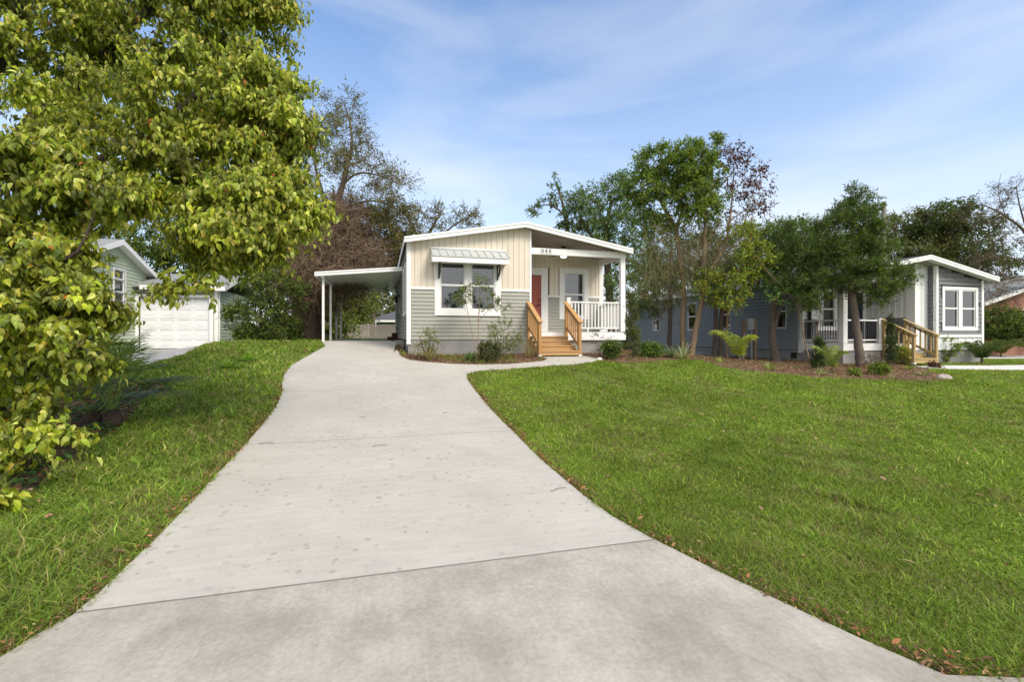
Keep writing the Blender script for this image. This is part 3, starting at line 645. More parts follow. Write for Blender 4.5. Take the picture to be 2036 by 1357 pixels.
# porch back wall and the side of the bay
s = MB(); top2 = lambda x: rt2(x)-.11
vpanel(s, P3, GX+.1, 20.4, 2.22, top2, .4, [(17.5,18.55,1.7,3.55),(18.95,20.1,1.0,3.5)], batten=True)
P6 = left(PB)
vpanel(s, P3, 20.1, PB+.02, 2.22, top2, .3, batten=True)
vpanel(s, P6, GY0+.05, GY1, 2.22, lambda y: rt2(PB)-.11, .23, batten=True)
P7 = front(GY0); vpanel(s, P7, PB, BX, .95, top2, .36, batten=True)
vpanel(s, P5, BX+.05, GR-.05, .93, lambda x: 1.46, .4, batten=True)
s.build('batten_siding', M('white_batten', (.74,.75,.76), (.68,.69,.70), 3, .5), H2)
def shakes(mb, P, u0, u1, z0, z1, topf=None, op=(), seed=1):
    rnd = random.Random(seed); z = z0; r = 0
    while z < z1-.02:
        zt = min(z+.165, z1); u = u0
        while u < u1-.01:
            ue = min(u+rnd.uniform(.13,.26), u1); ok = not any(o[0] < (u+ue)/2 < o[1] and o[2] < (z+zt)/2 < o[3] for o in op)
            if ok and (topf is None or topf((u+ue)/2) > zt):
                d = rnd.uniform(.03,.042); mb.hexa([P.p(u+.005,z,-.02), P.p(ue-.005,z,-.02), P.p(ue-.005,z,d), P.p(u+.005,z,d), P.p(u+.005,zt,-.024), P.p(ue-.005,zt,-.024), P.p(ue-.005,zt,.002), P.p(u+.005,zt,.002)])
            u = ue
        z += .165
    return mb
s = MB()
shakes(s, P3, GX+.1, 20.3, 1.24, 2.2, op=[(17.5,18.55,1.7,3.5),(18.95,20.1,1.0,3.5)])
s.build('shake_siding', shingle_gr, H2); s = MB(); shakes(s, P6, GY0+.25, GY1, 1.24, 2.2); s.build('shake_siding', shingle_gr, H2); s = MB()
shakes(s, P5, BX+.08, GR-.08, 1.52, 4.3, top2, [(21.2,23.17,1.7,3.45)], 3); s.build('shake_siding', shingle_gr, H2); s = MB()
shakes(s, P4, BY+.02, GY0, .95, 4.4, None, (), 5)
s.build('shake_siding', shingle_gr, H2)
for P_, q in ((P5,(BX-.02,BX+.09,.93,rt2(BX)-.18,.002,.04)),(P5,(GR-.09,GR+.03,.93,rt2(GR)-.17,.002,.04)),(P4,(BY-.04,BY+.07,.93,rt2(BX)-.18,.03,.036)),
 (P5,(BX+.09,GR-.09,1.44,1.54,.004,.06)),(P7,(PB-.02,PB+.1,.93,rt2(PB)-.18,.022,.044)),(P6,(GY0-.04,GY0+.3,.93,rt2(PB)-.19,.002,.034)),
 (Pw,(GY1-.2,GY1+.05,.8,3.7,.002,.034)),(P3,(GX-.034,GX+.12,1.23,3.6,.002,.034)),(P3,(GX+.12,17.5,2.19,2.25,.004,.034)),(P3,(20.1,20.16,2.19,2.25,.004,.034))): board(H2, P_, *q)
window(H2, P3, (17.5,18.55,1.72,3.5), [(17.66,18.39,1.9,3.35)], rail=2.62, closed=.006, bmat=blind_dk, bd=.016)
window(H2, P5, (21.2,23.17,1.70,3.44), [(21.36,22.04,1.87,3.28),(22.32,23.0,1.87,3.28)], rail=2.58, closed=.006, bmat=blind_dk, bd=.016)
s = MB(); ring(s, P3, 18.95, 20.1, 1.1, 3.48, .14, .002, .034); s.build('door_frame', white, H2)
s = MB(); P3.box(s, 19.1, 19.95, 1.25, 3.33, -.05, -.02); backing(s, P3, 19.1, 19.95, 1.25, 3.33, [(19.2,19.48,2.2,3.2),(19.57,19.85,2.2,3.2),(19.2,19.48,1.4,2.05),(19.57,19.85,1.4,2.05)], -.006, .013); s.build('door', darkdoor, H2)
s = MB(); s.box(GX+.02, PB, GY0+.03, GY0+.2, .1, .93); s.box(GX+.02, GX+.22, GY0+.2, 30, .1, .93); s.box(PB, BX, GY0+.03, GY0+.2, .1, .945); s.box(BX+.03, GR-.03, BY+.03, BY+.2, .1, .925); s.box(BX+.03,BX+.2,BY+.2,GY0+.03,.1,.925); s.box(GR-.2,GR-.03,BY+.2,30,.1,.925)
fo = s.build('foundation', block, H2)
s = MB(); Pw.box(s, 16.05, 16.35, .55, .8, -.03, -.012); s.build('vent', bronze, fo)
s = MB(); s.box(GX, PB-.02, GY0+.03, GY1, 1.14, 1.21); s.build('porch_floor', M('porch_board_grey', (.33,.32,.31), None, 8, .7), H2)
s = MB(); s.box(GX-.02, PB-.025, GY0-.02, GY0+.028, .935, 1.195); s.box(GX-.02, GX+.02, GY0+.03, GY1-.2, .935, 1.195); s.build('porch_skirt', white, H2)
s = MB(); s.box(GX-.02, PB-.03, GY0-.02, GY0+.16, 3.56, 3.77); s.box(GX-.02, GX+.14, GY0+.17, GY1-.05, 3.56, 3.76); s.build('porch_beam', white, H2)
s = MB(); s.box(GX-.01, GX+.19, GY0-.01, GY0+.19, 1.21, 3.558); s.build('porch_post', white, H2)
s = MB(); s.box(18.36, 18.5, GY0, GY0+.14, 1.21, 2.12); s.box(18.34, 18.52, GY0-.02, GY0+.16, 2.12, 2.16); s.build('newel_post', white, H2)
railing(H2, front(GY0+.08), GX+.2, 18.35, 1.21, .9, 15, whitev, black, .02, (17.5,))
railing(H2, Pl((GX+.08, 0), (0,1), (-1,0)), GY0+.2, GY1-.04, 1.21, .9, 15, whitev, black, .02)
s = MB()
for a, c in ((GX, 20.05), (20.05, BX)):
    s.hexa([(a,GY0-.3,rt2(a)-.17),(c,GY0-.3,rt2(c)-.17),(c,GY1,rt2(c)-.17),(a,GY1,rt2(a)-.17),(a,GY0-.3,rt2(a)-.13),(c,GY0-.3,rt2(c)-.13),(c,GY1,rt2(c)-.13),(a,GY1,rt2(a)-.13)])
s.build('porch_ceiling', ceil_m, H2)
roof(H2, rt2, 16.45, 20.05, 23.75, 13.32, 30.3, soff=.36)
s = MB(); s.tube([(19.4,14.9,3.7),(19.4,14.9,3.66)], [.1,.08], 12)
steps('yellow pine steps with open slatted handrails at the grey house porch', 18.52, 19.62, 13.92, 12.8, 1.20, .50, 3, (wood2X, wood2Y, wood2Z), 5, .55, 'wooden porch steps')
# meter and panel on the slate wall
s = MB(); s.box(15.95, 16.1, 17.9, 18.0, .3, 2.2)
UP = thing('electric_meter', (14.74,16.31,0.386), 'grey electric meter box and conduit on a wooden post beside the slate-blue wall', 'electric panel')
a = (14.74,16.31,0.386); px_, py_ = a[0], a[1]
s = MB(); s.box(px_+.02, px_+.12, py_, py_+.1, a[2]-.3, 2.22); s.box(px_-.45, px_-.35, py_+.1, py_+.2, a[2]-.3, 2.1); s.box(px_-.5,px_+.1,py_+.101,py_+.14,1.1,1.2); s.build('post', woodmat('old_post', (.30,.19,.10),(.17,.10,.055),'Z'), UP)
s = MB(); s.box(px_-.33, px_-.03, py_-.03, py_+.09, 1.75, 2.2); s.box(px_-.3, px_-.05, py_-.04, py_-.031, 1.8, 2.15); s.build('meter_box', M('panel_grey', (.30,.32,.33), None, 3, .5), UP)
s = MB(); s.tube([(px_-.12,py_+.03,a[2]-.3),(px_-.12,py_+.03,1.74)], .03, 8); s.tube([(px_-.55,py_+.03,a[2]-.3),(px_-.55,py_+.03,1.4),(px_-.42,py_+.03,1.6)], .03, 8); s.build('conduit', M('conduit_grey', (.28,.30,.32), None, 3, .5), UP)

# ================================================================ green house with garage, left
H3 = thing('house', (-10, 21.8, .94), 'pale green gabled house on the left behind the near tree', 'house')
def rt3(y): return 4.20 + .35*(2.95-abs(y-21.85))
P8 = Pl((-10, 0), (0, 1), (1, 0))
s = MB(); lap(s, P8, 19.2, 24.5, 1.25, 5.2, .14, [(21.7,22.75,2.5,4.2)], clip=lambda z: (19.2, 24.5) if z < 4.15 else (21.85-(5.23-z)/.35+.3, 21.85+(5.23-z)/.35-.3))
lap(s, front(19.2), -16, -10, 1.25, 4.15, .14)
backing(s, P8, 19.2, 24.5, 1.1, 4.1, [(21.85,22.6,2.66,4.08)]); s.prism([(-10.03,19.3,4.1),(-10.03,24.4,4.1),(-10.03,21.85,5.0)], (-.05,0,0)); s.box(-16,-10.1,24.4,24.5,1,4.1)
s.build('lap_siding', green, H3)
s = MB(); s.box(-16, -10.03, 19.25, 24.45, .6, 1.25); s.build('foundation', block, H3)
def hroof(par, f, y0, ym, y1, x0, x1, mat, th=.1, fh=.2, side=1):
    m = MB()
    for a, c in ((y0, ym), (ym, y1)):
        m.hexa([(x0,a,f(a)-th),(x1,a,f(a)-th),(x1,c,f(c)-th),(x0,c,f(c)-th),(x0,a,f(a)),(x1,a,f(a)),(x1,c,f(c)),(x0,c,f(c))])
    r = m.build('roof', mat, par); m = MB()
    for a, c in ((y0, ym), (ym, y1)):
        m.hexa([(x1+.002,a,f(a)-fh),(x1+.03,a,f(a)-fh),(x1+.03,c,f(c)-fh),(x1+.002,c,f(c)-fh),(x1+.002,a,f(a)-.01),(x1+.03,a,f(a)-.01),(x1+.03,c,f(c)-.01),(x1+.002,c,f(c)-.01)])
    m.box(x0, x1+.03, y0-.03, y0-.002, f(y0)-fh, f(y0)-.01); m.box(x0, x1+.03, y1+.002, y1+.03, f(y1)-fh, f(y1)-.01)
    m.build('fascia', white, r)
    m = MB()
    for a, c in ((y0, ym), (ym, y1)):
        m.hexa([(x1-.3,a,f(a)-th-.04),(x1,a,f(a)-th-.04),(x1,c,f(c)-th-.04),(x1-.3,c,f(c)-th-.04),(x1-.3,a,f(a)-th-.005),(x1,a,f(a)-th-.005),(x1,c,f(c)-th-.005),(x1-.3,c,f(c)-th-.005)])
    m.build('soffit', white, r); return r
hroof(H3, rt3, 18.9, 21.85, 24.8, -16.2, -9.7, roofg)
window(H3, P8, (21.75,22.7,2.56,4.16), [(21.88,22.57,2.68,3.18),(21.88,22.57,3.26,3.68),(21.88,22.57,3.76,4.06)], blinds=True, split=False)
GG = thing('garage', (-8.4, 23.5, .94), 'green garage with a white panelled door and low shingle roof', 'garage')
P9 = front(23.5)
def rt4(y): return 3.62+.28*min(y-23.15, 29-y)
s = MB(); lap(s, P9, -9.98, -6.87, .95, 3.45, .14, [(-10,-7.1,.9,3.3)]); lap(s, right(-6.87), 23.5, 28.4, 1.2, 3.5, .14)
s.box(-9.9, -6.92, 23.75, 28.3, 1.0, 3.5); s.build('lap_siding', green, GG)
s = MB(); P9.box(s, -7.05, -6.9, .93, 3.45, .0, .03); right(-6.87).box(s, 23.47, 23.6, 1.1, 3.45, .002, .03); P9.box(s, -10, -9.87, .94, 3.27, .002, .035); P9.box(s, -7.24, -7.1, .94, 3.27, .002, .035); P9.box(s, -9.87, -7.24, 3.14, 3.27, .002, .035); s.build('trim', white, GG)
s = MB(); zz = [.95,1.38,1.82,2.26,2.70,3.13]
P9.box(s, -9.86, -7.25, .95, 3.13, -.2, -.125)
for a, c in zip(zz, zz[1:]):
    ws = [(-9.86+.65*i+.07, -9.86+.65*(i+1)-.07, a+.08, c-.07) for i in range(4)]
    backing(s, P9, -9.86, -7.25, a+.006, c-.006, ws, -.1, .055)
    for q in ws: P9.box(s, q[0]+.04, q[1]-.04, q[2]+.035, q[3]-.035, -.124, -.108)
s.build('garage_door', M('garage_white', (.76,.77,.78), (.68,.69,.70), 1.2, .5), GG)
s = MB(); s.box(-9.95, -6.9, 23.52, 28.35, .6, 1.19) if 0 else s.box(-7.0, -6.89, 23.6, 28.4, .6, 1.19); s.build('foundation', block, GG)
s = MB(); right(-6.87).box(s, 24.0, 24.25, 2.0, 2.35, .015, .1); right(-6.87).box(s, 25.2, 25.3, 1.0, 1.9, .015, .06); s.build('meter_box', M('meter_grey', (.35,.38,.38), None, 3, .5), GG)
m = MB()
for a, c in ((23.15, 26.07), (26.07, 29.0)):
    m.hexa([(-10.2,a,rt4(a)-.09),(-6.55,a,rt4(a)-.09),(-6.55,c,rt4(c)-.09),(-10.2,c,rt4(c)-.09),(-10.2,a,rt4(a)),(-6.55,a,rt4(a)),(-6.55,c,rt4(c)),(-10.2,c,rt4(c))])
r_ = m.build('roof', roofg, GG)
m = MB(); m.box(-9.7, -6.53, 23.12, 23.148, 3.43, 3.61); m.box(-6.548, -6.52, 23.15, 23.16, 3.43, 3.61)
for a, c in ((23.15, 26.07), (26.07, 29.0)): m.hexa([(-6.548,a,rt4(a)-.18),(-6.52,a,rt4(a)-.18),(-6.52,c,rt4(c)-.18),(-6.548,c,rt4(c)-.18),(-6.548,a,rt4(a)-.01),(-6.52,a,rt4(a)-.01),(-6.52,c,rt4(c)-.01),(-6.548,c,rt4(c)-.01)])
m.box(-9.7,-6.55,23.15,23.5,3.46,3.50); m.build('fascia', white, r_)

# ================================================================ brick house, far right
brm, t, b = newmat('red_brick'); b.inputs['Roughness'].default_value = .85
bk = t.nodes.new('ShaderNodeTexBrick'); bk.inputs['Scale'].default_value = 1; bk.inputs['Brick Width'].default_value = .22; bk.inputs['Row Height'].default_value = .075; bk.inputs['Mortar Size'].default_value = .008
bk.inputs['Color1'].default_value = (.33,.12,.07,1); bk.inputs['Color2'].default_value = (.25,.085,.05,1); bk.inputs['Mortar'].default_value = (.33,.25,.21,1)
ge = t.nodes.new('ShaderNodeNewGeometry'); s1 = t.nodes.new('ShaderNodeSeparateXYZ'); cb = t.nodes.new('ShaderNodeCombineXYZ')
t.links.new(ge.outputs['Position'], s1.inputs[0]); t.links.new(math_(t, 'ADD', s1.outputs[0], s1.outputs[1]), cb.inputs[0]); t.links.new(s1.outputs[2], cb.inputs[1]); t.links.new(cb.outputs[0], bk.inputs['Vector'])
t.links.new(bk.outputs['Color'], b.inputs['Base Color']); bump(t, b, bk.outputs['Fac'], -.3, .01)
H4 = thing('house', (34, 17, .45), 'red brick house with grey gable roof at the far right edge', 'house')
P10 = front(17)
s = MB(); backing(s, P10, 29.0, 41, .3, 3.1, [(32.2,33.6,1.3,2.9)], 0, .1); s.prism([(29,17.0,3.1),(41,17.0,3.1),(35,17.0,4.7)], (0,.1,0)); s.box(28.9, 29.0, 17.1, 27, .3, 3.1); s.box(29,41,26.9,27,.3,3.1); s.build('wall', brm, H4)
def rt5(x): return 3.12+.27*(6.6-abs(x-35))
roof(H4, rt5, 28.4, 35, 41.6, 16.5, 27.5, mat=roofg, soff=.45)
window(H4, P10, (32.12,33.68,1.22,2.98), [(32.28,32.84,1.38,2.82),(32.96,33.52,1.38,2.82)], blinds=True)
# utility pole
UPn = thing('utility_pole', (28.36,21.31,2.03), 'weathered wooden utility pole rising behind the big cedar', 'utility pole')
a = (28.36,21.31,9.34); s = MB(); s.tube([(a[0],a[1],.3),(a[0],a[1],a[2])], [.15,.12], 10); s.build('pole', M('pole_wood', (.30,.27,.235), (.20,.18,.155), 8, .9, .4, 30, stretch=(3,3,.3)), UPn)
s = MB(); s.tube([(a[0]-.25,a[1]-.1,a[2]-3.5),(a[0]-.25,a[1]-.1,a[2]-2.8)], .16, 10); s.build('transformer', M('trf', (.30,.32,.33), None, 3, .5), UPn)

# ================================================================ vegetation
bark_br = M('bark_brown', (.17,.125,.09), (.09,.065,.048), 7, .9, .8, 30, stretch=(3,3,.6), bd=.02)
bark_lt = M('bark_pale', (.30,.21,.135), (.19,.13,.085), 6, .85, .6, 30, stretch=(3,3,.6), bd=.012)
bark_dk = M('bark_dark', (.075,.052,.040), (.035,.026,.02), 6, .9, .8, 30, stretch=(3,3,.6), bd=.02)
bark_ced = M('bark_cedar', (.19,.155,.125), (.095,.075,.06), 5, .9, .9, 40, stretch=(5,5,.4), bd=.02)
leafm = leafmat('leaf', .38, .45, .35)
dryleaf = leafmat('dry_leaf', .2, .8, .1)
grassm = leafmat('grass_blade', .35, .6, .2)
def nrm(a): return a/np.maximum(np.linalg.norm(a, axis=-1, keepdims=True), 1e-9)
def leafgeo(P, D, N, L, W, col, kind='kite', droop=.25):
    """leaves at P along D facing N; returns verts, faces, colours"""
    n = len(P); D = nrm(D); S = nrm(np.cross(D, N)); N = nrm(np.cross(S, D)); L = np.broadcast_to(L, (n,))[:, None]; W = np.broadcast_to(W, (n,))[:, None]
    if kind == 'kite':
        V = np.stack([P, P+D*L*.42+S*W*.5+N*W*.14, P+D*L-N*L*droop, P+D*L*.42-S*W*.5+N*W*.14], 1); k = 4
        F = np.array([[0,1,2],[0,2,3]])
    elif kind == 'blade':
        V = np.stack([P-S*W*.5, P+S*W*.5, P+D*L-N*L*droop], 1); k = 3; F = np.array([[0,1,2]])
    else:   # broad leaf with midrib, curved tip
        V = np.stack([P, P+D*L*.28+S*W*.46+N*W*.12, P+D*L*.62+S*W*.40-N*L*(droop*.35)+N*W*.10, P+D*L-N*L*droop*1.2,
                      P+D*L*.62-S*W*.40-N*L*(droop*.35)+N*W*.10, P+D*L*.28-S*W*.46+N*W*.12, P+D*L*.45-N*L*droop*.12], 1); k = 7
        F = np.array([[0,1,6],[1,2,6],[2,3,6],[3,4,6],[4,5,6],[5,0,6]])
    F = (np.arange(n)[:, None, None]*k + F[None]).reshape(-1, 3)
    return V.reshape(-1, 3), F, np.repeat(col, k, 0)
def palette(rng, n, cols, jit=.18):
    cols = np.array(cols); wts = cols[:, 3] if cols.shape[1] == 4 else np.ones(len(cols)); i = rng.choice(len(cols), n, p=wts/wts.sum())
    c = cols[i, :3]*(1+rng.normal(0, jit, (n, 1)))*(1+rng.normal(0, jit*.3, (n, 3))); return np.clip(c, .004, .9)
def sticks(A, B, ra, rb):
    """many thin three-sided twigs at once"""
    n = len(A); d = nrm(B-A); s = nrm(np.cross(d, np.array([.3,.5,.8]))); u = np.cross(d, s)
    V = []
    for P, r in ((A, ra), (B, rb)):
        for k in range(3):
            t = 2.094*k; V.append(P+(s*math.cos(t)+u*math.sin(t))*r)
    V = np.stack(V, 1); F = np.array([[0,1,4,3],[1,2,5,4],[2,0,3,5]])
    return V.reshape(-1, 3), (np.arange(n)[:, None, None]*6+F[None]).reshape(-1, 4)
def merge(parts):
    V = []; F = []; C = []; o = 0
    for v, f, c in parts:
        V.append(v); F.append(f+o); o += len(v); C.append(c)
    return np.concatenate(V), np.concatenate(F), np.concatenate(C)
def skeleton(trunks, targets, rng, wander=.12, minr=.006, k0=.018, up=.25):
    """trunks: lists of (x,y,z,r); branches reach every target from the nearest lower wood"""
    mb = MB(); nodes = []
    for tr in trunks:
        p = [np.array(q[:3], float) for q in tr]; r = [q[3] for q in tr]; P = []; Rr = []
        for i in range(len(p)-1):
            a = p[max(i-1,0)]; b_, c_, d_ = p[i], p[i+1], p[min(i+2, len(p)-1)]
            for t in np.linspace(0, 1, 5, endpoint=False):
                P.append(.5*((2*b_)+(-a+c_)*t+(2*a-5*b_+4*c_-d_)*t*t+(-a+3*b_-3*c_+d_)*t**3)+rng.normal(0, r[i]*.07, 3)); Rr.append(r[i]*(1-t)+r[i+1]*t)
        P.append(p[-1]); Rr.append(r[-1])
        Rr[0] *= 1.35
        mb.tube(P, Rr, 10, False); nodes += [(*q, rr) for q, rr in zip(P[2:], Rr[2:])]
    N = np.array(nodes); T = np.array(targets, float)
    if len(T) == 0: return mb
    order = np.argsort([np.min(np.linalg.norm(N[:, :3]-t, axis=1)) for t in T])
    nl = [tuple(q) for q in N]
    for i in order:
        t = T[i]; A = np.array(nl); d = np.linalg.norm(A[:, :3]-t, axis=1)
        cost = d + np.maximum(0, A[:, 2]-t[2])*.9 + np.clip(.02-A[:, 3], 0, 1)*20*.3
        j = int(np.argmin(cost)); a = A[j, :3]; ln = d[j]
        if ln < .05: continue
        r0 = max(min(A[j, 3]*.72, minr+k0*ln), minr); m = (a+t)/2+np.array([0,0,up*ln*.5])+rng.normal(0, wander*ln, 3)
        pts = []; n = max(4, min(9, int(ln/.35)+3))
        for q in np.linspace(0, 1, n):
            pts.append(a*(1-q)**2+2*m*q*(1-q)+t*q*q+(rng.normal(0, .03*ln*wander*4, 3) if 0 < q < 1 else 0))
        rr = np.linspace(r0, minr*.8, n); mb.tube(pts, list(rr), 5 if r0 < .04 else 7, False)
        nl += [(*p, r_) for p, r_ in zip(pts[1:], rr[1:])]
    return mb
def blob_points(blobs, rng, shell=.6):
    P = []; O = []
    for b in blobs:
        n = int(b[6]); d = nrm(rng.normal(size=(n, 3))); r = (shell+(1-shell)*rng.random(n))**1 * np.where(rng.random(n) < .35, rng.random(n)**.5, 1)
        P.append(np.array(b[:3])+d*r[:, None]*np.array(b[3:6])); O.append(d)
    return np.concatenate(P), np.concatenate(O)
def crown(C, O, rng, ntw, nlf, cr, L, W, cols, droop=.3, upb=.25, kind='kite', ldroop=.25, flat=.5, twigr=.004, jit=.18, hang=0.0, coljit=.12, face=0.0, flatc=1.0):
    """sprays of twigs out of each cluster centre, leaves along each twig"""
    n = len(C); c = np.repeat(C, ntw, 0); o = np.repeat(O, ntw, 0)
    d = nrm(o*.55+rng.normal(size=c.shape)*.75*np.array([1,1,flatc])+np.array([0,0,upb])); ln = cr*(.45+.75*rng.random((len(c), 1)))
    tip = c+d*ln+np.array([0,0,-droop])*ln*.5
    tv, tf = sticks(c, tip, twigr, twigr*.5)
    f = np.tile((np.arange(nlf)+1)/nlf, len(c))[:, None]*(.86)+.1+rng.normal(0, .05, (len(c)*nlf, 1))
    c2 = np.repeat(c, nlf, 0); t2 = np.repeat(tip, nlf, 0); d2 = np.repeat(d, nlf, 0)
    P = c2+(t2-c2)*f+rng.normal(0, cr*.06, c2.shape)
    D = nrm(d2*.5+rng.normal(size=P.shape)*.6+np.array([0,0,-droop-hang])); Nn = nrm(rng.normal(size=P.shape)*flat+np.array([0,0,1])+d2*.2+face*np.repeat(np.repeat(O*np.array([1,1,.3]), ntw, 0), nlf, 0)+face*(d2*np.array([1,1,0])))
    cc = palette(rng, len(P), cols, jit)*np.repeat(1+rng.normal(0, coljit, (n, 1)), ntw*nlf, 0)
    sz = (.65+.6*rng.random(len(P)))
    return leafgeo(P, D, Nn, L*sz, W*sz, np.clip(cc, .004, .9), kind, ldroop), (tv, tf)
def plantmesh(name, g, mat, par): 
    v, f, c = g; return link(name, fmesh(name, v, [f], c), mat, par)
def tree(name, label, cat, group, trunks, sets, bark, seed, wander=.12, k0=.018, minr=.006, skel_from=None, twigs=True, up=.25):
    """sets: list of dicts(blobs, part, ...crown kwargs)"""
    rng = np.random.default_rng(seed); base = trunks[0][0][:3]; T = thing(name, base, label, cat, group)
    allC = []; made = []; tw = []
    for st in sets:
        st = dict(st); bl = st.pop('blobs'); part = st.pop('part', 'crown'); lab = st.pop('label', None); sh = st.pop('shell', .6); mt = st.pop('mat', leafm)
        C, O = blob_points(bl, rng, sh); allC.append(C); g, t_ = crown(C, O, rng, **st); tw.append(t_); made.append((part, g, lab, mt))
    mb = skeleton(trunks, np.concatenate(allC), rng, wander, minr, k0, up)
    v = [np.array(mb.v)]; q = [np.array(mb.f)] ; o = len(mb.v)
    if twigs:
        for tv, tf in tw: v.append(tv); q.append(tf+o); o += len(tv)
    link('trunk', fmesh('trunk', np.concatenate(v), q, smooth=True), bark, T)
    for part, g, lab, mt in made:
        ob = plantmesh(part, g, mt, T)
        if lab: ob['label'] = lab
    return T
G_BRIGHT = [(.265,.315,.022,3),(.35,.385,.035,2.2),(.48,.50,.12,1.7),(.14,.18,.02,2.4),(.48,.42,.05,.3),(.40,.12,.03,.03)]
G_MID = [(.17,.235,.035,3),(.24,.31,.045,2),(.11,.16,.022,2),(.32,.36,.07,.6)]
G_YEL = [(.36,.42,.045,3),(.27,.35,.035,2),(.44,.36,.06,.6)]
G_OLIVE = [(.20,.19,.065,3),(.16,.16,.05,2),(.26,.20,.065,1.2),(.12,.13,.04,1.5)]
G_CEDAR = [(.085,.135,.025,3),(.125,.185,.032,2),(.17,.23,.04,1.2),(.05,.08,.018,1.4)]
G_RED = [(.10,.028,.02,3),(.15,.045,.025,2),(.06,.02,.018,2),(.20,.08,.03,.5)]
G_DARK = [(.09,.135,.022,3),(.14,.195,.03,2),(.05,.075,.015,1.8),(.21,.27,.05,.9)]

# the big near tree on the left
near = [(-4.75,8.75,6.03,1.14,1.30,0.834,44.00),(-3.06,8.08,5.98,1.11,1.20,0.737,50.00),(-2.00,7.59,5.85,0.573,1.10,0.573,32.00),(-2.24,7.14,4.60,0.862,1.10,0.597,44.00),(-1.58,7.17,4.77,0.383,0.8,0.452,26.00),(-3.66,8.04,4.56,1.00,1.20,0.573,34.00),
 (-1.34,6.89,4.01,0.411,0.8,0.398,30.00),(-1.15,6.74,3.41,0.235,0.6,0.365,20.00),(-1.62,6.55,3.10,0.559,0.8,0.373,32.00),(-2.64,7.14,3.77,0.783,1.00,0.457,32.00),(-1.77,6.39,2.69,0.504,0.5,0.156,24.00),(-1.28,6.57,2.88,0.284,0.5,0.316,17.00),
 (-3.00,8.28,7.62,1.82,1.50,0.909,46.00),(-4.98,8.61,7.38,1.33,1.50,0.884,26.00),(-5.90,8.44,5.72,0.903,1.50,1.39,26.00),(-1.53,7.67,6.20,0.251,0.5,0.413,12.00),(-1.12,7.04,4.63,0.137,0.3,0.205,5.00),(-0.913,6.67,3.09,0.144,0.3,0.131,5.00)]
nearlow = [(-3.33,5.98,3.24,0.464,0.5,0.258,24.00),(-2.80,6.04,3.07,0.537,0.5,0.193,22.00),(-4.10,6.09,3.16,0.404,0.6,0.505,14.00),(-3.56,5.94,2.65,0.354,0.6,0.253,16.00),(-3.20,5.53,1.82,0.45,0.5,0.275,24.00),(-2.85,5.54,1.78,0.218,0.35,0.194,12.00),(-3.29,5.56,1.40,0.313,0.4,0.208,12.00),(-2.86,5.65,1.39,0.198,0.25,0.129,6.00),
 (-3.10,5.71,2.38,0.198,0.25,0.0693,6.00),(-3.15,5.62,2.10,0.291,0.4,0.107,12.00),(-3.71,5.98,0.884,0.283,0.4,0.253,11.00),(-3.60,5.74,0.522,0.194,0.3,0.174,6.00),(-3.27,5.66,1.01,0.145,0.2,0.0775,3.00),(-2.33,6.23,2.09,0.125,0.15,0.0455,2.00),(-2.01,6.25,2.13,0.0579,0.1,0.0463,1.00),(-2.99,4.75,0.232,0.088,0.1,0.136,4.00),(-2.84,5.12,0.607,0.115,0.15,0.0707,3.00)]
LF = dict(droop=.5, upb=.05, kind='leaf', ldroop=.3, flat=.45, hang=.75, face=.8, flatc=.55, coljit=.2)
tree('broadleaf_tree', 'large bright green drooping-leaved tree overhanging the driveway at the left', 'tree', None,
 [[(*(-6.10,8.50,-0.112),.24),(*(-5.99,8.57,1.63),.2),(*(-5.66,8.59,3.28),.17),(*(-4.98,8.61,4.58),.11),(*(-4.04,8.45,5.60),.07),(*(-3.14,8.32,6.71),.04)],
  [(*(-5.92,8.55,1.98),.12),(*(-4.81,7.94,3.10),.09),(*(-3.71,7.54,3.74),.06),(*(-2.75,7.28,4.34),.045),(*(-2.05,7.29,5.18),.025)],
  [(*(-5.50,8.33,2.25),.10),(*(-3.84,7.16,2.54),.06),(*(-3.00,6.93,2.98),.045),(*(-2.19,6.81,3.32),.03),(*(-1.49,6.72,3.86),.015)],
  [(*(-5.68,8.28,1.69),.08),(*(-4.01,6.48,1.87),.06),(*(-3.13,5.62,2.12),.035),(*(-2.74,5.41,2.30),.015)],
  [(*(-5.66,8.59,3.28),.12),(*(-5.62,8.78,4.80),.1),(*(-5.26,8.68,5.98),.07),(*(-4.98,8.61,6.86),.05)]],
 [dict(blobs=near, ntw=20, nlf=12, cr=.37, L=.078, W=.041, cols=G_BRIGHT, twigr=.003, **LF),
  dict(blobs=nearlow, ntw=16, nlf=11, cr=.28, L=.080, W=.045, cols=G_BRIGHT, twigr=.0025, **LF)],
 bark_dk, 11, k0=.012, minr=.004)

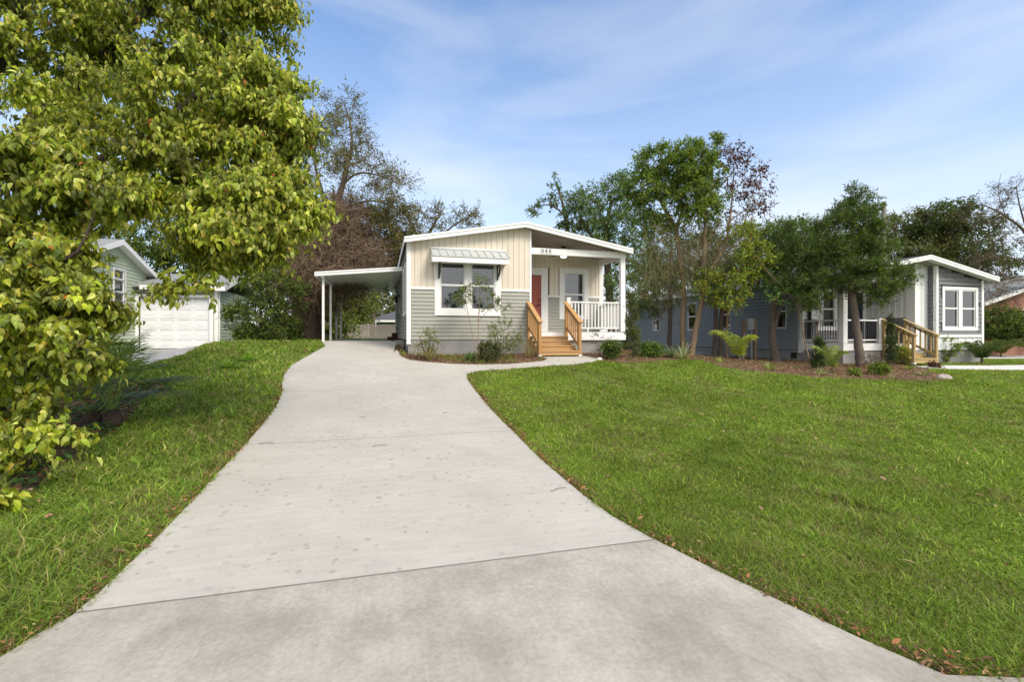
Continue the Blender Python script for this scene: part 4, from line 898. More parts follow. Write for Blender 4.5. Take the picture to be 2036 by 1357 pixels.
# vine-covered oak behind the carport
oak_t = [[(*(-3.01,23.62,0.944),0.420),(*(-3.04,23.62,2.84),0.360),(*(-2.68,23.53,4.93),0.320),(*(-2.05,23.36,7.24),0.156),(*(-1.56,23.22,9.33),0.102),(*(-1.36,23.48,10.61),0.060),(*(-1.60,23.75,12.11),0.030)],
 [(*(-2.23,23.40,6.78),0.120),(*(-2.72,23.85,8.26),0.078),(*(-3.08,24.15,9.98),0.054),(*(-2.75,24.17,11.68),0.030)],
 [(*(-1.79,23.28,8.40),0.060),(*(-1.11,23.10,8.98),0.045),(*(0.00244,22.80,8.86),0.030),(*(0.896,22.55,8.40),0.018)],
 [(*(-1.96,23.33,7.24),0.060),(*(-0.668,22.98,7.71),0.042),(*(0.458,23.09,7.58),0.030),(*(1.26,22.97,6.66),0.018)]]
oak = tree('oak_tree', 'tall sparse oak with brown vine-choked trunk behind the carport', 'tree', 'bare-branched oaks behind the carport', oak_t,
 [dict(blobs=[(-1.58,23.54,10.84,1.41,1.50,1.41,34.00),(-3.08,24.15,10.69,0.947,1.50,1.42,18.00),(-2.26,23.72,9.20,1.17,1.60,1.29,26.00),(-0.445,22.92,9.10,1.39,1.50,0.811,26.00),(0.673,22.61,7.94,0.926,1.30,1.16,22.00),(-2.75,24.17,12.16,0.952,1.00,0.833,12.00),(-1.60,23.86,12.28,0.428,0.5,0.714,6.00)], ntw=11, nlf=7, cr=.75, L=.10, W=.05, cols=G_OLIVE, droop=.15, twigr=.006, flat=1),
  dict(blobs=[(0.703,23.64,6.78,1.21,1.40,1.21,40.00),(0.00255,23.83,6.29,1.69,1.80,1.33,60.00),(-1.39,24.00,7.21,1.44,1.60,1.20,30.00),(0.246,24.80,4.73,1.77,1.80,1.14,34.00),(-2.80,24.59,6.78,1.45,1.50,1.45,24.00),(-0.952,24.61,5.16,1.48,1.50,1.48,40.00),(0.998,25.12,5.83,0.774,1.50,1.29,20.00)], ntw=8, nlf=9, cr=.75, L=.13, W=.065, cols=[(.17,.15,.04,3),(.20,.14,.035,2),(.10,.12,.03,2.5),(.14,.17,.04,1)], droop=.1, twigr=.005)], bark_br, 21, k0=.016, minr=.012, wander=.2)
# dead vines hanging on its trunk
rng = np.random.default_rng(5)
def strands(rng, n, boxes, ln, r=.006, hang=1.0, seg=4):
    """tangled thin dead stems: boxes of (x,y,z,rx,ry,rz,weight)"""
    w_ = np.array([b[6] for b in boxes], float); i = rng.choice(len(boxes), n, p=w_/w_.sum()); B = np.array(boxes)[i]
    A = B[:, :3]+nrm(rng.normal(size=(n, 3)))*(rng.random((n, 1))**.4)*B[:, 3:6]; V = []; F = []; o = 0
    d = nrm(rng.normal(size=(n, 3))*np.array([1,1,.8])+np.array([0,0,-hang])); L_ = ln*(.3+rng.random((n, 1)))
    for s_ in range(seg):
        Bp = A+d*L_/seg; v, f = sticks(A, Bp, r*(1-s_/seg*.5), r*(1-(s_+1)/seg*.5)); V.append(v); F.append(f+o); o += len(v)
        A = Bp; d = nrm(d+rng.normal(size=(n, 3))*.35+np.array([0,0,-.12*hang]))
    return np.concatenate(V), np.concatenate(F)
deadm = M('dead_vine', (.25,.17,.115), (.13,.09,.062), 2.5, .95)
v, f = strands(rng, 13000, [(-2.30,23.01,4.18,1.93,1.50,1.59,3.00),(-2.62,22.99,5.53,1.58,1.20,1.81,3.00),(-1.75,22.86,6.68,1.36,1.00,1.36,2.40),(-3.32,23.49,3.29,0.78,0.6,1.15,1.00),(-0.891,23.04,5.27,1.53,1.30,0.926,1.40),(-3.80,23.83,4.70,1.16,1.00,1.62,1.80)], .9, .009, .35)
link('vines', fmesh('vines', v, [f]), deadm, oak)

def simple_tree(name, label, cat, group, trunks, blobs, cols, bark, seed, L=.13, W=.07, cr=.6, ntw=6, nlf=8, **k):
    kw = dict(droop=.2, twigr=.005); sk = {q: k.pop(q) for q in list(k) if q in ('wander','k0','minr','up','twigs')}
    kw.update(k); return tree(name, label, cat, group, trunks, [dict(blobs=blobs, ntw=ntw, nlf=nlf, cr=cr, L=L, W=W, cols=cols, **kw)], bark, seed, **sk)
def tk(*p): return [list(p)]
simple_tree('oak_tree', 'smaller sparse oak showing over the left roof slope of the beige house', 'tree', 'bare-branched oaks behind the carport',
 [[(*(3.30,36.41,2.56),.3),(*(3.11,36.46,6.35),.2),(*(3.37,36.39,9.00),.12),(*(4.25,36.15,10.71),.06)],[(*(3.22,36.43,7.87),.1),(*(2.20,36.71,9.76),.07),(*(1.83,36.81,10.90),.04)],[(*(3.30,36.41,8.25),.1),(*(5.12,35.91,9.76),.06),(*(6.40,35.57,10.52),.04)]],
 [(3.30,36.41,10.71,1.71,2.00,1.06,26.00),(5.31,35.86,10.14,1.71,2.00,1.14,30.00),(2.20,36.71,9.00,1.33,2.00,1.71,30.00),(6.59,35.52,10.33,0.834,1.20,0.606,12.00),(3.66,36.31,8.25,2.27,2.00,1.14,24.00)], G_OLIVE, bark_br, 31, L=.16, W=.08, cr=.9, ntw=5, nlf=6, twigr=.012, wander=.22, minr=.02, flat=1)

# dense woods and shrubs behind and beside the green garage
simple_tree('evergreen_shrub', 'big dark evergreen shrub between the green garage and the carport', 'shrub', None,
 [[(*(-4.63,20.95,0.86),.08),(*(-4.67,20.96,2.06),.06),(*(-4.63,20.95,3.46),.04),(*(-4.44,20.89,4.26),.02)],[(*(-4.44,20.89,0.86),.05),(*(-3.95,20.76,1.66),.04),(*(-3.57,20.66,2.46),.02)]],
 [(-4.34,20.87,2.66,1.10,1.20,1.70,80.00),(-4.96,20.83,2.05,0.989,1.00,0.989,50.00),(-3.84,21.15,3.30,0.858,1.00,1.23,44.00),(-5.32,20.82,1.56,0.591,0.6,0.354,14.00),(-4.10,20.60,1.66,0.989,1.00,0.633,30.00),(-5.54,20.99,2.35,0.435,0.5,0.277,10.00),(-3.62,20.98,1.66,0.731,1.00,0.813,22.00)], G_DARK, bark_br, 41, L=.10, W=.05, cr=.36, ntw=8, nlf=9)
for i, (lab, tr, bl, cols) in enumerate([
 ('dark leafy tree standing right behind the roof of the green garage', [(*(-13.12,38.80,0.713),.3),(*(-12.95,38.75,5.37),.25),(*(-13.12,38.80,8.59),.15)], [(-14.16,39.08,7.51,3.22,2.50,2.15,70.00),(-11.39,38.33,6.80,2.51,2.50,2.15,60.00),(-15.88,39.55,6.80,2.15,2.00,1.79,30.00),(-9.38,36.75,5.25,2.08,2.00,2.08,50.00),(-13.15,39.84,10.27,2.95,2.50,1.84,40.00)], G_DARK),
 ('brownish green tree tangled behind the vine-covered oak', [(*(-5.18,32.49,0.805),.25),(*(-5.33,32.54,4.91),.2),(*(-5.79,32.66,8.38),.1)], [(-5.79,32.66,9.02,1.89,2.20,1.89,40.00),(-6.09,32.74,6.17,1.89,2.20,1.89,50.00),(-4.71,31.33,3.58,1.53,2.00,1.83,40.00),(-7.55,34.18,8.61,1.31,2.00,1.63,20.00)], G_OLIVE+G_DARK[:2]),
 ('low green thicket tree seen left of the board fence', [(*(-3.25,34.04,0.759),.2),(*(-3.18,34.02,2.44),.15),(*(-3.08,34.00,3.79),.08)], [(-3.46,33.06,2.74,1.47,2.00,1.96,70.00),(-2.68,46.32,3.26,1.85,2.00,1.85,60.00),(-3.12,46.44,4.65,2.78,2.00,1.85,50.00)], G_MID+G_OLIVE[:2]),
 ('olive tree filling the space under the far end of the carport roof', [(*(-1.05,54.17,0.843),.3),(*(-0.945,54.14,4.13),.25),(*(-0.787,54.10,5.77),.15)], [(0.00688,64.25,5.94,5.22,3.00,2.09,110.00),(-3.04,52.64,5.61,3.16,3.00,2.00,80.00),(3.79,63.22,7.24,3.92,3.00,3.26,60.00),(0.0071,66.32,8.78,6.06,3.00,3.37,80.00),(-3.55,52.78,3.50,2.63,2.00,1.26,60.00),(0.637,64.07,3.65,4.57,2.00,1.44,70.00)], G_OLIVE+G_MID[:2])]):
    simple_tree('background_tree', lab, 'tree', 'trees behind the houses', [tr], bl, cols, bark_br, 50+i, L=.24, W=.14, cr=1.0, ntw=7, nlf=9, twigr=.012, minr=.02)

# pale tree behind the right half of the beige house
simple_tree('background_tree', 'tall grey-green tree with loose outline rising behind the right roof slope of the beige house', 'tree', 'trees behind the houses',
 [[(*(14.33,28.23,0.782),.3),(*(14.17,28.27,5.02),.25),(*(14.02,28.32,7.96),.18),(*(14.33,28.23,10.25),.08)],[(*(14.11,28.29,6.33),.15),(*(12.91,28.62,8.29),.1),(*(12.28,28.79,9.59),.05)]],
 [(13.86,28.36,9.59,1.96,2.20,2.12,80.00),(14.80,28.10,11.22,0.979,1.20,0.979,22.00),(12.44,28.74,9.76,0.848,1.20,1.31,22.00),(15.43,27.93,7.96,1.96,2.20,2.61,80.00),(13.23,28.53,7.63,1.96,2.00,1.31,44.00),(14.94,27.03,4.91,1.89,2.00,2.21,70.00)], [(.13,.22,.06,3),(.19,.28,.09,2),(.08,.14,.035,2),(.24,.32,.13,.8)], bark_br, 61, L=.17, W=.09, cr=.8, ntw=7, nlf=8, twigr=.01, minr=.015)
simple_tree('background_tree', 'thin spindly tree poking above the roof ridge of the beige house', 'tree', 'trees behind the houses',
 [[(*(11.87,29.94,3.79),.2),(*(11.97,29.91,8.17),.16),(*(11.77,29.96,9.85),.10),(*(11.22,30.11,11.87),.03)],[(*(11.84,29.94,9.52),.07),(*(10.89,30.20,10.26),.05),(*(9.82,30.49,10.12),.02)]],
 [(11.77,29.96,9.01,0.539,0.8,0.943,16.00),(11.06,30.16,11.37,0.269,0.4,0.876,7.00),(10.73,30.24,10.26,0.741,0.5,0.337,8.00),(9.69,30.53,9.92,0.472,0.4,0.404,6.00),(11.90,29.93,10.70,0.202,0.4,0.606,5.00)], [(.13,.21,.06,3),(.19,.28,.08,2),(.09,.14,.04,2)], bark_br, 62, L=.17, W=.09, cr=.5, ntw=6, nlf=6, twigr=.01, minr=.012)

# the pair of tall pale-stemmed trees between the houses
mossm = M('hanging_vine', (.24,.20,.11), (.15,.13,.065), 2.5, .95)
g1 = tree('slender_tree', 'left one of two pale-stemmed garden trees, round green crown above dangling vines', 'tree', 'pale-stemmed garden trees',
 [[(*(11.67,16.73,0.732),0.118),(*(11.65,16.73,2.07),0.100),(*(11.70,16.72,3.28),0.092),(*(11.55,16.76,4.49),0.089),(*(11.41,16.80,5.70),0.081),(*(10.89,16.94,6.71),0.059),(*(10.44,17.06,7.72),0.037)],
  [(*(11.41,16.80,5.70),0.052),(*(11.63,16.74,6.71),0.041),(*(11.51,16.77,7.93),0.026),(*(11.31,16.82,8.74),0.015)]],
 [dict(blobs=[(10.69,17.10,8.57,0.772,1.00,0.691,44.00),(11.51,16.77,8.13,0.889,1.20,0.808,60.00),(10.14,17.14,7.52,0.525,0.9,0.808,36.00),(11.90,16.66,9.04,0.566,0.6,0.283,16.00),(10.64,17.21,6.67,0.735,1.00,0.694,34.00),(11.87,16.46,7.26,0.68,1.00,0.8,36.00),(10.95,17.33,6.00,0.701,0.9,0.495,16.00)], ntw=9, nlf=10, cr=.42, L=.105, W=.05, cols=[(.17,.25,.03,3),(.23,.32,.04,2.2),(.08,.15,.02,2),(.27,.36,.05,.8),(.2,.08,.03,.1)], droop=.3, twigr=.005),
  dict(blobs=[(11.12,16.88,5.30,1.21,1.20,1.01,34.00),(10.39,17.18,4.10,0.813,0.9,1.02,22.00),(11.33,16.51,3.65,0.995,0.6,0.398,8.00)], ntw=6, nlf=7, cr=.45, L=.09, W=.045, cols=G_OLIVE+G_MID[:2], droop=.3, twigr=.006)], bark_lt, 71, k0=.014, minr=.008)
rng = np.random.default_rng(6)
v, f = strands(rng, 300, [(10.95,16.61,5.24,1.19,1.00,0.597,3.00),(10.37,16.77,4.05,0.915,0.9,0.995,2.00),(11.33,16.51,3.95,0.597,0.8,0.796,1.20)], 1.5, .006, 1.6)
link('vines', fmesh('vines', v, [f]), mossm, g1)
g2 = tree('slender_tree', 'right one of two pale-stemmed garden trees, forked, dark red leaves at top right', 'tree', 'pale-stemmed garden trees',
 [[(*(11.65,16.21,0.614),0.126),(*(11.86,16.16,1.85),0.104),(*(12.08,16.09,3.04),0.089),(*(12.14,16.08,4.41),0.078),(*(12.20,16.06,5.99),0.063),(*(12.12,16.08,7.17),0.044),(*(12.20,16.06,8.35),0.022)],
  [(*(12.05,16.11,3.04),0.081),(*(12.39,16.01,4.02),0.063),(*(12.92,15.87,5.00),0.052),(*(13.15,15.81,6.18),0.037),(*(13.33,15.86,7.60),0.022),(*(13.37,15.85,8.58),0.011)],
  [(*(13.15,15.81,5.99),0.022),(*(13.75,15.75,6.41),0.015),(*(14.59,15.62,6.53),0.007)]],
 [dict(blobs=[(12.22,16.16,8.09,0.831,1.10,0.792,50.00),(11.87,15.84,6.79,0.968,1.10,0.697,44.00),(12.42,16.11,9.08,0.277,0.5,0.237,8.00),(11.68,15.89,6.11,0.465,0.6,0.349,12.00)], ntw=9, nlf=9, cr=.4, L=.105, W=.05, cols=[(.14,.23,.03,3),(.22,.31,.04,2),(.33,.40,.05,1.3),(.08,.14,.02,1.5),(.2,.09,.03,.2)], droop=.3, twigr=.005),
  dict(blobs=[(13.18,15.90,8.58,0.712,0.9,0.515,22.00),(13.56,15.80,7.79,0.792,0.9,0.712,20.00),(14.31,15.70,7.63,0.517,0.7,0.796,14.00),(13.27,15.87,7.00,0.712,0.8,0.594,10.00),(13.66,15.77,6.41,0.396,0.5,0.237,8.00),(14.59,15.62,6.63,0.318,0.4,0.239,7.00)], part='red_foliage', label='dark red dying leaves', ntw=5, nlf=6, cr=.36, L=.10, W=.06, cols=G_RED, droop=.35, twigr=.005),
  dict(blobs=[(12.80,16.00,6.41,0.989,1.00,0.792,12.00),(14.13,15.64,7.20,0.594,0.6,0.792,6.00),(12.63,15.95,5.59,1.18,0.9,0.472,14.00)], part='olive_foliage', ntw=5, nlf=6, cr=.4, L=.09, W=.045, cols=G_OLIVE+G_MID[:1], droop=.3, twigr=.006)], bark_lt, 72, k0=.014, minr=.007)
v, f = strands(rng, 320, [(12.47,15.89,5.18,1.17,1.00,0.685,3.00),(11.72,16.09,4.99,0.783,0.9,0.587,2.00),(13.23,15.68,4.79,0.587,0.8,0.979,1.20)], 1.5, .006, 1.4)
link('vines', fmesh('vines', v, [f]), mossm, g2)
simple_tree('maple_sapling', 'yellow-green leafy young tree with some red leaves right of the forked pale trunk', 'tree', None,
 [[(*(13.38,16.26,0.611),.04),(*(13.10,15.92,2.05),.035),(*(12.92,15.45,3.39),.025),(*(13.17,15.08,4.49),.015)]],
 [(12.53,15.25,2.94,0.834,0.8,0.417,30.00),(13.02,14.91,3.71,0.637,0.7,0.337,24.00),(13.38,14.81,4.50,0.637,0.7,0.45,28.00),(13.31,15.24,5.39,0.69,0.7,0.383,20.00),(11.93,15.62,3.57,0.651,0.7,0.46,20.00)], G_YEL+[(.13,.22,.03,3),(.30,.10,.04,.4)], bark_lt, 73, L=.11, W=.055, cr=.36, ntw=6, nlf=7)

# cedars
def cedar(label, trunks, blobs, seed, group='dark cedars between the houses', cr=.42, L=.15, W=.03, cols=G_CEDAR, nt_=8, nl_=8):
    return tree('cedar_tree', label, 'cedar', group, trunks,
     [dict(blobs=blobs, ntw=nt_, nlf=nl_, cr=cr, L=L, W=W, cols=cols, droop=-.05, upb=.12, kind='kite', ldroop=.0, flat=1.2, hang=-.25, twigr=.005, shell=.45)], bark_ced, seed, k0=.011, minr=.007, up=-.05)
cedar('dark cedar with a shaded straight trunk, leftmost in front of the slate-blue wall', [[(*(13.32,20.21,0.58),0.120),(*(13.37,20.20,2.18),0.104),(*(13.41,20.19,4.11),0.080),(*(13.44,20.18,6.05),0.032)]],
 [(12.62,20.41,3.39,1.21,1.40,1.21,60.00),(14.09,20.52,4.17,1.24,1.30,1.48,46.00),(13.61,20.65,5.41,1.48,1.30,1.24,40.00)], 81)
cedar('dark cedar with twin reddish trunks standing in the middle of the mulch bed', [[(*(13.83,17.59,0.676),0.104),(*(13.88,17.58,2.11),0.096),(*(13.92,17.57,3.84),0.072),(*(14.02,17.54,5.79),0.024)],[(*(14.09,17.52,0.633),0.112),(*(14.11,17.51,2.11),0.096),(*(14.19,17.49,3.63),0.064)]],
 [(14.16,17.71,3.86,1.31,1.30,1.09,70.00),(15.08,17.56,4.76,1.21,1.30,1.10,50.00),(13.65,18.05,5.21,1.11,1.20,0.884,36.00),(14.51,17.82,6.10,1.11,1.00,0.575,26.00)], 82)
cedar('dark cedar with a leaning buttressed trunk left of the white porch', [[(*(14.83,15.24,0.443),0.176),(*(14.66,15.29,1.46),0.136),(*(14.74,15.27,2.64),0.112),(*(14.83,15.24,4.01),0.072),(*(14.89,15.23,5.38),0.024)],[(*(14.70,15.28,1.66),0.080),(*(14.81,15.04,2.62),0.056),(*(15.10,14.96,3.40),0.032)]],
 [(14.99,15.41,5.22,0.989,1.30,0.989,66.00),(14.52,15.54,4.03,0.989,1.20,0.989,60.00),(15.75,15.31,4.25,0.995,1.20,1.19,66.00),(15.59,15.04,3.42,0.705,0.9,0.392,16.00),(16.39,15.44,5.30,0.93,1.20,0.808,36.00)], 83, cols=G_CEDAR+[(.11,.19,.03,1.5)])
cedar('large dark green cedar with a grey leaning trunk in front of the white porch', [[(*(16.05,12.84,0.487),0.160),(*(15.95,12.87,1.29),0.132),(*(15.82,12.90,2.34),0.120),(*(15.72,12.93,3.39),0.096),(*(15.75,12.92,4.79),0.064),(*(15.79,12.91,6.18),0.024)]],
 [(15.79,12.91,6.36,0.245,0.3,0.349,16.00),(15.68,12.94,5.75,0.664,0.6,0.28,34.00),(16.32,12.77,5.97,0.349,0.4,0.349,14.00),(15.01,13.12,5.34,0.594,0.7,0.245,28.00),(16.22,12.79,5.27,0.769,0.8,0.28,36.00),(15.52,12.99,4.79,1.12,1.10,0.28,54.00),
 (14.84,13.17,4.35,0.944,1.00,0.28,44.00),(16.18,12.70,4.42,1.04,1.00,0.278,48.00),(15.43,13.01,3.88,1.50,1.30,0.262,64.00),(14.50,13.26,3.47,0.874,0.9,0.245,32.00),(16.49,12.51,3.80,0.967,0.9,0.242,36.00),(15.76,12.82,3.24,1.56,1.20,0.226,48.00),(16.89,12.30,3.35,0.583,0.6,0.172,16.00),(14.42,13.18,2.77,0.764,0.8,0.208,20.00),(16.41,12.54,2.74,0.691,0.7,0.155,14.00),(14.25,13.43,4.10,0.387,0.5,0.211,10.00)], 84, cr=.33, L=.12, W=.026, nt_=9, nl_=10)

# slim bare saplings by the porch
tree('bare_sapling', 'nearly bare many-stemmed sapling in front of the left end of the white porch', 'sapling', None,
 [[(*(14.89,13.78,0.414),.03),(*(14.68,13.84,1.28),.026),(*(14.33,13.93,2.73),.022),(*(13.53,14.25,3.74),.016),(*(13.08,14.48,4.49),.008)],[(*(14.96,13.76,0.414),.022),(*(15.10,13.72,1.64),.018),(*(15.24,13.68,2.55),.014),(*(15.27,13.67,3.46),.008)],[(*(14.50,13.88,2.28),.016),(*(14.68,13.84,3.09),.012),(*(14.54,13.87,4.54),.006)]],
 [dict(blobs=[(13.63,14.12,3.27,0.543,0.6,0.543,12.00),(14.15,13.98,2.91,0.543,0.5,0.435,12.00),(15.03,13.74,2.91,0.471,0.5,0.724,8.00)], ntw=5, nlf=6, cr=.3, L=.09, W=.05, cols=[(.12,.24,.05,3),(.18,.32,.07,2)], droop=.2, twigr=.003)], bark_lt, 91, minr=.004)

# trees behind the grey house, and the bare tree at the right edge
for i, (lab, tr, bl, cols) in enumerate([
 ('olive-brown bushy tree behind the grey house, right of the utility pole', [(*(34.13,23.89,2.44),.3),(*(34.07,23.90,5.81),.22),(*(33.81,23.97,8.51),.1)], [(33.48,24.06,8.51,1.48,2.00,1.21,50.00),(35.11,23.62,8.17,1.68,2.00,1.35,60.00),(32.75,23.22,6.33,2.28,2.00,1.31,60.00),(34.64,22.71,6.66,1.63,2.00,1.17,40.00)], G_OLIVE+[(.13,.16,.04,2)]),
 ('dark green tree with jagged top behind the grey house roof peak', [(*(34.74,21.65,2.38),.3),(*(34.68,21.66,5.54),.22),(*(34.44,21.73,8.38),.1)], [(34.44,21.73,9.02,1.58,1.60,0.758,34.00),(33.22,22.06,8.70,0.947,1.20,0.632,20.00),(35.35,21.48,7.75,1.26,1.80,1.26,40.00),(33.59,20.93,6.02,1.83,1.80,1.22,50.00),(34.13,19.74,5.57,1.18,1.60,1.18,34.00)], [(.09,.14,.03,3),(.07,.10,.025,2),(.14,.15,.05,2)]),
 ('dense green tree filling the gap behind the dark cedars', [(*(27.83,26.64,1.78),.3),(*(27.83,26.64,5.25),.2),(*(27.99,26.59,7.68),.1)], [(27.49,26.73,8.03,2.08,2.00,1.53,60.00),(29.50,26.18,7.34,2.08,2.00,1.74,60.00),(25.82,27.18,7.34,1.74,2.00,1.74,50.00),(33.16,26.22,6.80,2.15,2.00,2.15,60.00),(23.80,27.73,5.25,2.08,2.00,2.08,60.00)], G_MID+G_CEDAR[:2]),
 ('dense dark tree low behind the rear corner of the slate-blue wall', [(*(21.95,35.49,0.995),.3),(*(21.95,35.49,4.36),.2),(*(22.15,35.43,7.73),.1)], [(20.46,33.82,5.82,2.40,2.40,2.40,60.00),(23.38,34.06,7.58,2.87,2.40,2.46,70.00),(25.76,33.42,7.58,2.46,2.40,2.46,60.00),(18.29,32.34,2.56,1.89,2.00,1.89,60.00)], G_DARK)]):
    simple_tree('background_tree', lab, 'tree', 'trees behind the houses', [tr], bl, cols, bark_br, 100+i, L=.19, W=.095, cr=.85, ntw=7, nlf=9, twigr=.01, minr=.018)
simple_tree('bare_tree', 'thin reddish bare-branched tree reaching in from the right edge above the brick house', 'tree', None,
 [[(*(32.43,16.06,0.692),0.154),(*(32.06,16.16,3.72),0.121),(*(31.45,16.32,6.25),0.077),(*(30.23,16.66,7.51),0.044),(*(29.01,16.99,8.14),0.022)],[(*(31.94,16.19,4.23),0.066),(*(30.48,16.59,4.23),0.044),(*(28.04,16.22,3.15),0.022)],[(*(31.57,16.29,5.74),0.055),(*(30.96,16.46,7.77),0.033),(*(30.72,16.52,9.03),0.017)],[(*(31.82,16.23,4.73),0.055),(*(30.23,16.66,5.49),0.033),(*(28.77,17.05,5.24),0.017)],[(*(30.23,16.66,7.51),0.022),(*(29.87,16.76,8.65),0.014),(*(29.99,16.72,9.66),0.006)]],
 [(29.26,16.92,7.77,1.26,1.30,0.758,24.00),(30.23,16.66,6.25,1.26,1.30,1.26,44.00),(30.96,16.46,8.27,0.909,1.00,1.11,24.00),(29.01,16.99,4.73,1.26,1.30,1.26,30.00),(30.72,16.52,4.23,1.26,1.20,1.26,30.00),(29.87,16.76,9.15,0.505,0.6,0.505,6.00),(29.13,16.44,3.18,1.24,1.00,0.742,16.00)], [(.16,.09,.06,3),(.11,.09,.05,2),(.10,.12,.04,1)], bark_br, 111, L=.085, W=.035, cr=.6, ntw=6, nlf=6, twigr=.006, wander=.2, flat=1, minr=.008)
# oak far left of frame behind the green house
simple_tree('background_tree', 'dark tree behind the green gabled house on the left', 'tree', 'trees behind the houses', [[(*(-23.54,45.77,1.82),.3),(*(-23.54,45.77,7.42),.2),(*(-23.54,45.77,10.22),.1)]], [(-23.54,45.77,10.22,4.80,3.00,2.40,60.00),(-19.30,44.62,9.82,3.20,3.00,2.40,50.00),(-28.56,47.14,9.82,4.00,3.00,3.20,40.00)], G_DARK, bark_br, 120, L=.2, W=.1, cr=1, twigr=.012, minr=.02)

# ---------------------------------------------------------------- palms
def fan_leaf(rng, base, hub, d, n, ln, w_, cols, spread=2.6, droop=.35):
    """fan palm leaf: blades radiating from the hub"""
    d = np.array(d, float); d /= np.linalg.norm(d); up = np.array([0,0,1.0]); s = np.cross(d, up); s /= max(np.linalg.norm(s), 1e-6); nn = np.cross(s, d)
    V = []; F = []; C = []; hub = np.array(hub); col = palette(rng, 1, cols, .12)[0]
    for i in range(n):
        a = -spread/2+spread*i/(n-1); r = d*math.cos(a)+s*math.sin(a); L_ = ln*(.8+.2*math.cos(a))*(1+rng.normal(0,.04)); q = np.cross(r, nn)
        o = len(V); ws = [.25, 1, .8, .02]; ts = [.02, .45, .75, 1.0]
        for t_, ww in zip(ts, ws):
            p = hub+r*L_*t_+up*(-droop*L_*max(0, t_-.35)**1.7)+nn*(.03 if i % 2 else -.0)
            V += [p-q*w_*ww/2, p+q*w_*ww/2]
        F += [[o+2*k, o+2*k+1, o+2*k+3, o+2*k+2] for k in range(3)]; C += [col*(1+rng.normal(0,.06))]*8
    sv, sf = sticks(np.array([base]), np.array([hub]), .010, .007); o = len(V)
    return np.concatenate([np.array(V), sv]), np.concatenate([np.array(F), sf+o]), np.concatenate([np.array(C), np.tile(col*1.1, (len(sv), 1))])
def fan_palm(label, base, leaves, seed, cols, n=26, ln=.6, w_=.035, group=None, name='palmetto'):
    rng = np.random.default_rng(seed); T = thing(name, base, label, 'palm', group); b = np.array(base)
    tb = MB(); tb.tube([(b[0],b[1],b[2]-.05),(b[0]+.02,b[1],b[2]+.12),(b[0]+.03,b[1]+.02,b[2]+.25)], [.13,.12,.06], 9); tb.build('trunk', bark_dk, T, smooth=True)
    for (dx, dy, dz, l) in leaves:
        hub = b+np.array([dx, dy, dz]); dd = np.array([dx, dy, dz*.25])
        g = fan_leaf(rng, b+np.array([0,0,.15]), hub, dd, n, ln*l, w_*l, cols); plantmesh('frond', g, leafm, T)
    return T
PALM = [(.20,.27,.07,2),(.27,.34,.09,1),(.13,.18,.055,1)]
rng = np.random.default_rng(8)
def rl(n, rmin, rmax, zmin, zmax, seed):
    r = random.Random(seed); o = []
    for i in range(n):
        a = 2*math.pi*(i+r.random()*.7)/n; q = r.uniform(rmin, rmax); o.append((q*math.cos(a), q*math.sin(a), r.uniform(zmin, zmax), r.uniform(.8, 1.15)))
    return o
fan_palm('low saw palmetto with broad fans drooping right beneath the near tree', (-3.96,8.05,0.212), rl(12,.35,.8,.35,1.0,3)+[(.75,.2,.6,1.1),(.7,-.15,.8,1.1),(.8,.05,.42,1.0)], 3, PALM, 24, .5, .03)
fan_palm('saw palmetto with upright fans at the lower left beneath the near tree', (-4.26,7.36,0.163), rl(18,.15,.55,.6,1.3,5), 5, PALM, 24, .6, .03)
fan_palm('bright palmetto fans standing between the bush and the grass strip on the left', (-3.69,8.00,0.208), rl(10,.12,.36,.75,1.2,9), 9, [(.26,.34,.08,2),(.32,.38,.10,1)], 22, .5, .026)
fan_palm('shaggy palmetto with narrow spiky blades in front of the green gabled house', (-5.23,10.17,0.416), rl(14,.25,.6,1.0,1.75,7), 7, PALM+[(.15,.12,.06,1)], 24, .62, .016)
def feather_palm(label, base, n, ln, rise, seed, cols, lw=.012, ll=.22, group=None, aim=None, name='palm'):
    rng = np.random.default_rng(seed); T = thing(name, base, label, 'palm', group); b = np.array(base, float)
    tb = MB(); tb.tube([tuple(b+[0,0,-.05]), tuple(b+[0,0,.18])], [.05,.04], 8); tb.build('trunk', bark_br, T)
    for i in range(n):
        a = 2*math.pi*(i+rng.random()*.6)/n; el_ = min(1.45, rise*(.78+.3*rng.random())); L_ = ln*(.75+.4*rng.random())
        h = np.array([math.cos(a), math.sin(a), 0]); pts = []
        for t_ in np.linspace(0, 1, 12):
            pts.append(b+[0,0,.15]+h*L_*(math.cos(el_)*t_+.30*t_**2.5)+np.array([0,0,1])*L_*(math.sin(el_)*t_-.30*t_**3.5))
        pts = np.array(pts); sv, sf = sticks(pts[:-1], pts[1:], .008, .006); col = palette(rng, 1, cols, .1)[0]
        k = 3; A = np.concatenate([pts[1:-1]+(pts[2:]-pts[1:-1])*q for q in np.linspace(0, 1, k, endpoint=False)]); dr = np.concatenate([nrm(pts[2:]-pts[1:-1])]*k)
        P_ = []; D_ = []
        for sgn in (-1, 1):
            sd_ = np.cross(dr, [0,0,1]); P_.append(A); D_.append(nrm(sd_)*sgn+dr*.9+np.array([0,0,-.5])+rng.normal(0,.12,A.shape))
        P_ = np.concatenate(P_); D_ = np.concatenate(D_); v, f, c = leafgeo(P_, D_, np.tile([0,0,1.0], (len(P_), 1))+rng.normal(0,.3,P_.shape), ll*(.7+.4*rng.random(len(P_))), lw, palette(rng, len(P_), [tuple(col)], .15), 'kite', .3)
        f4 = sf+len(v); V = np.concatenate([v, sv]); C = np.concatenate([c, np.tile(col, (len(sv), 1))])
        link('frond', fmesh('frond', V, [f, f4], C), leafm, T)
    return T
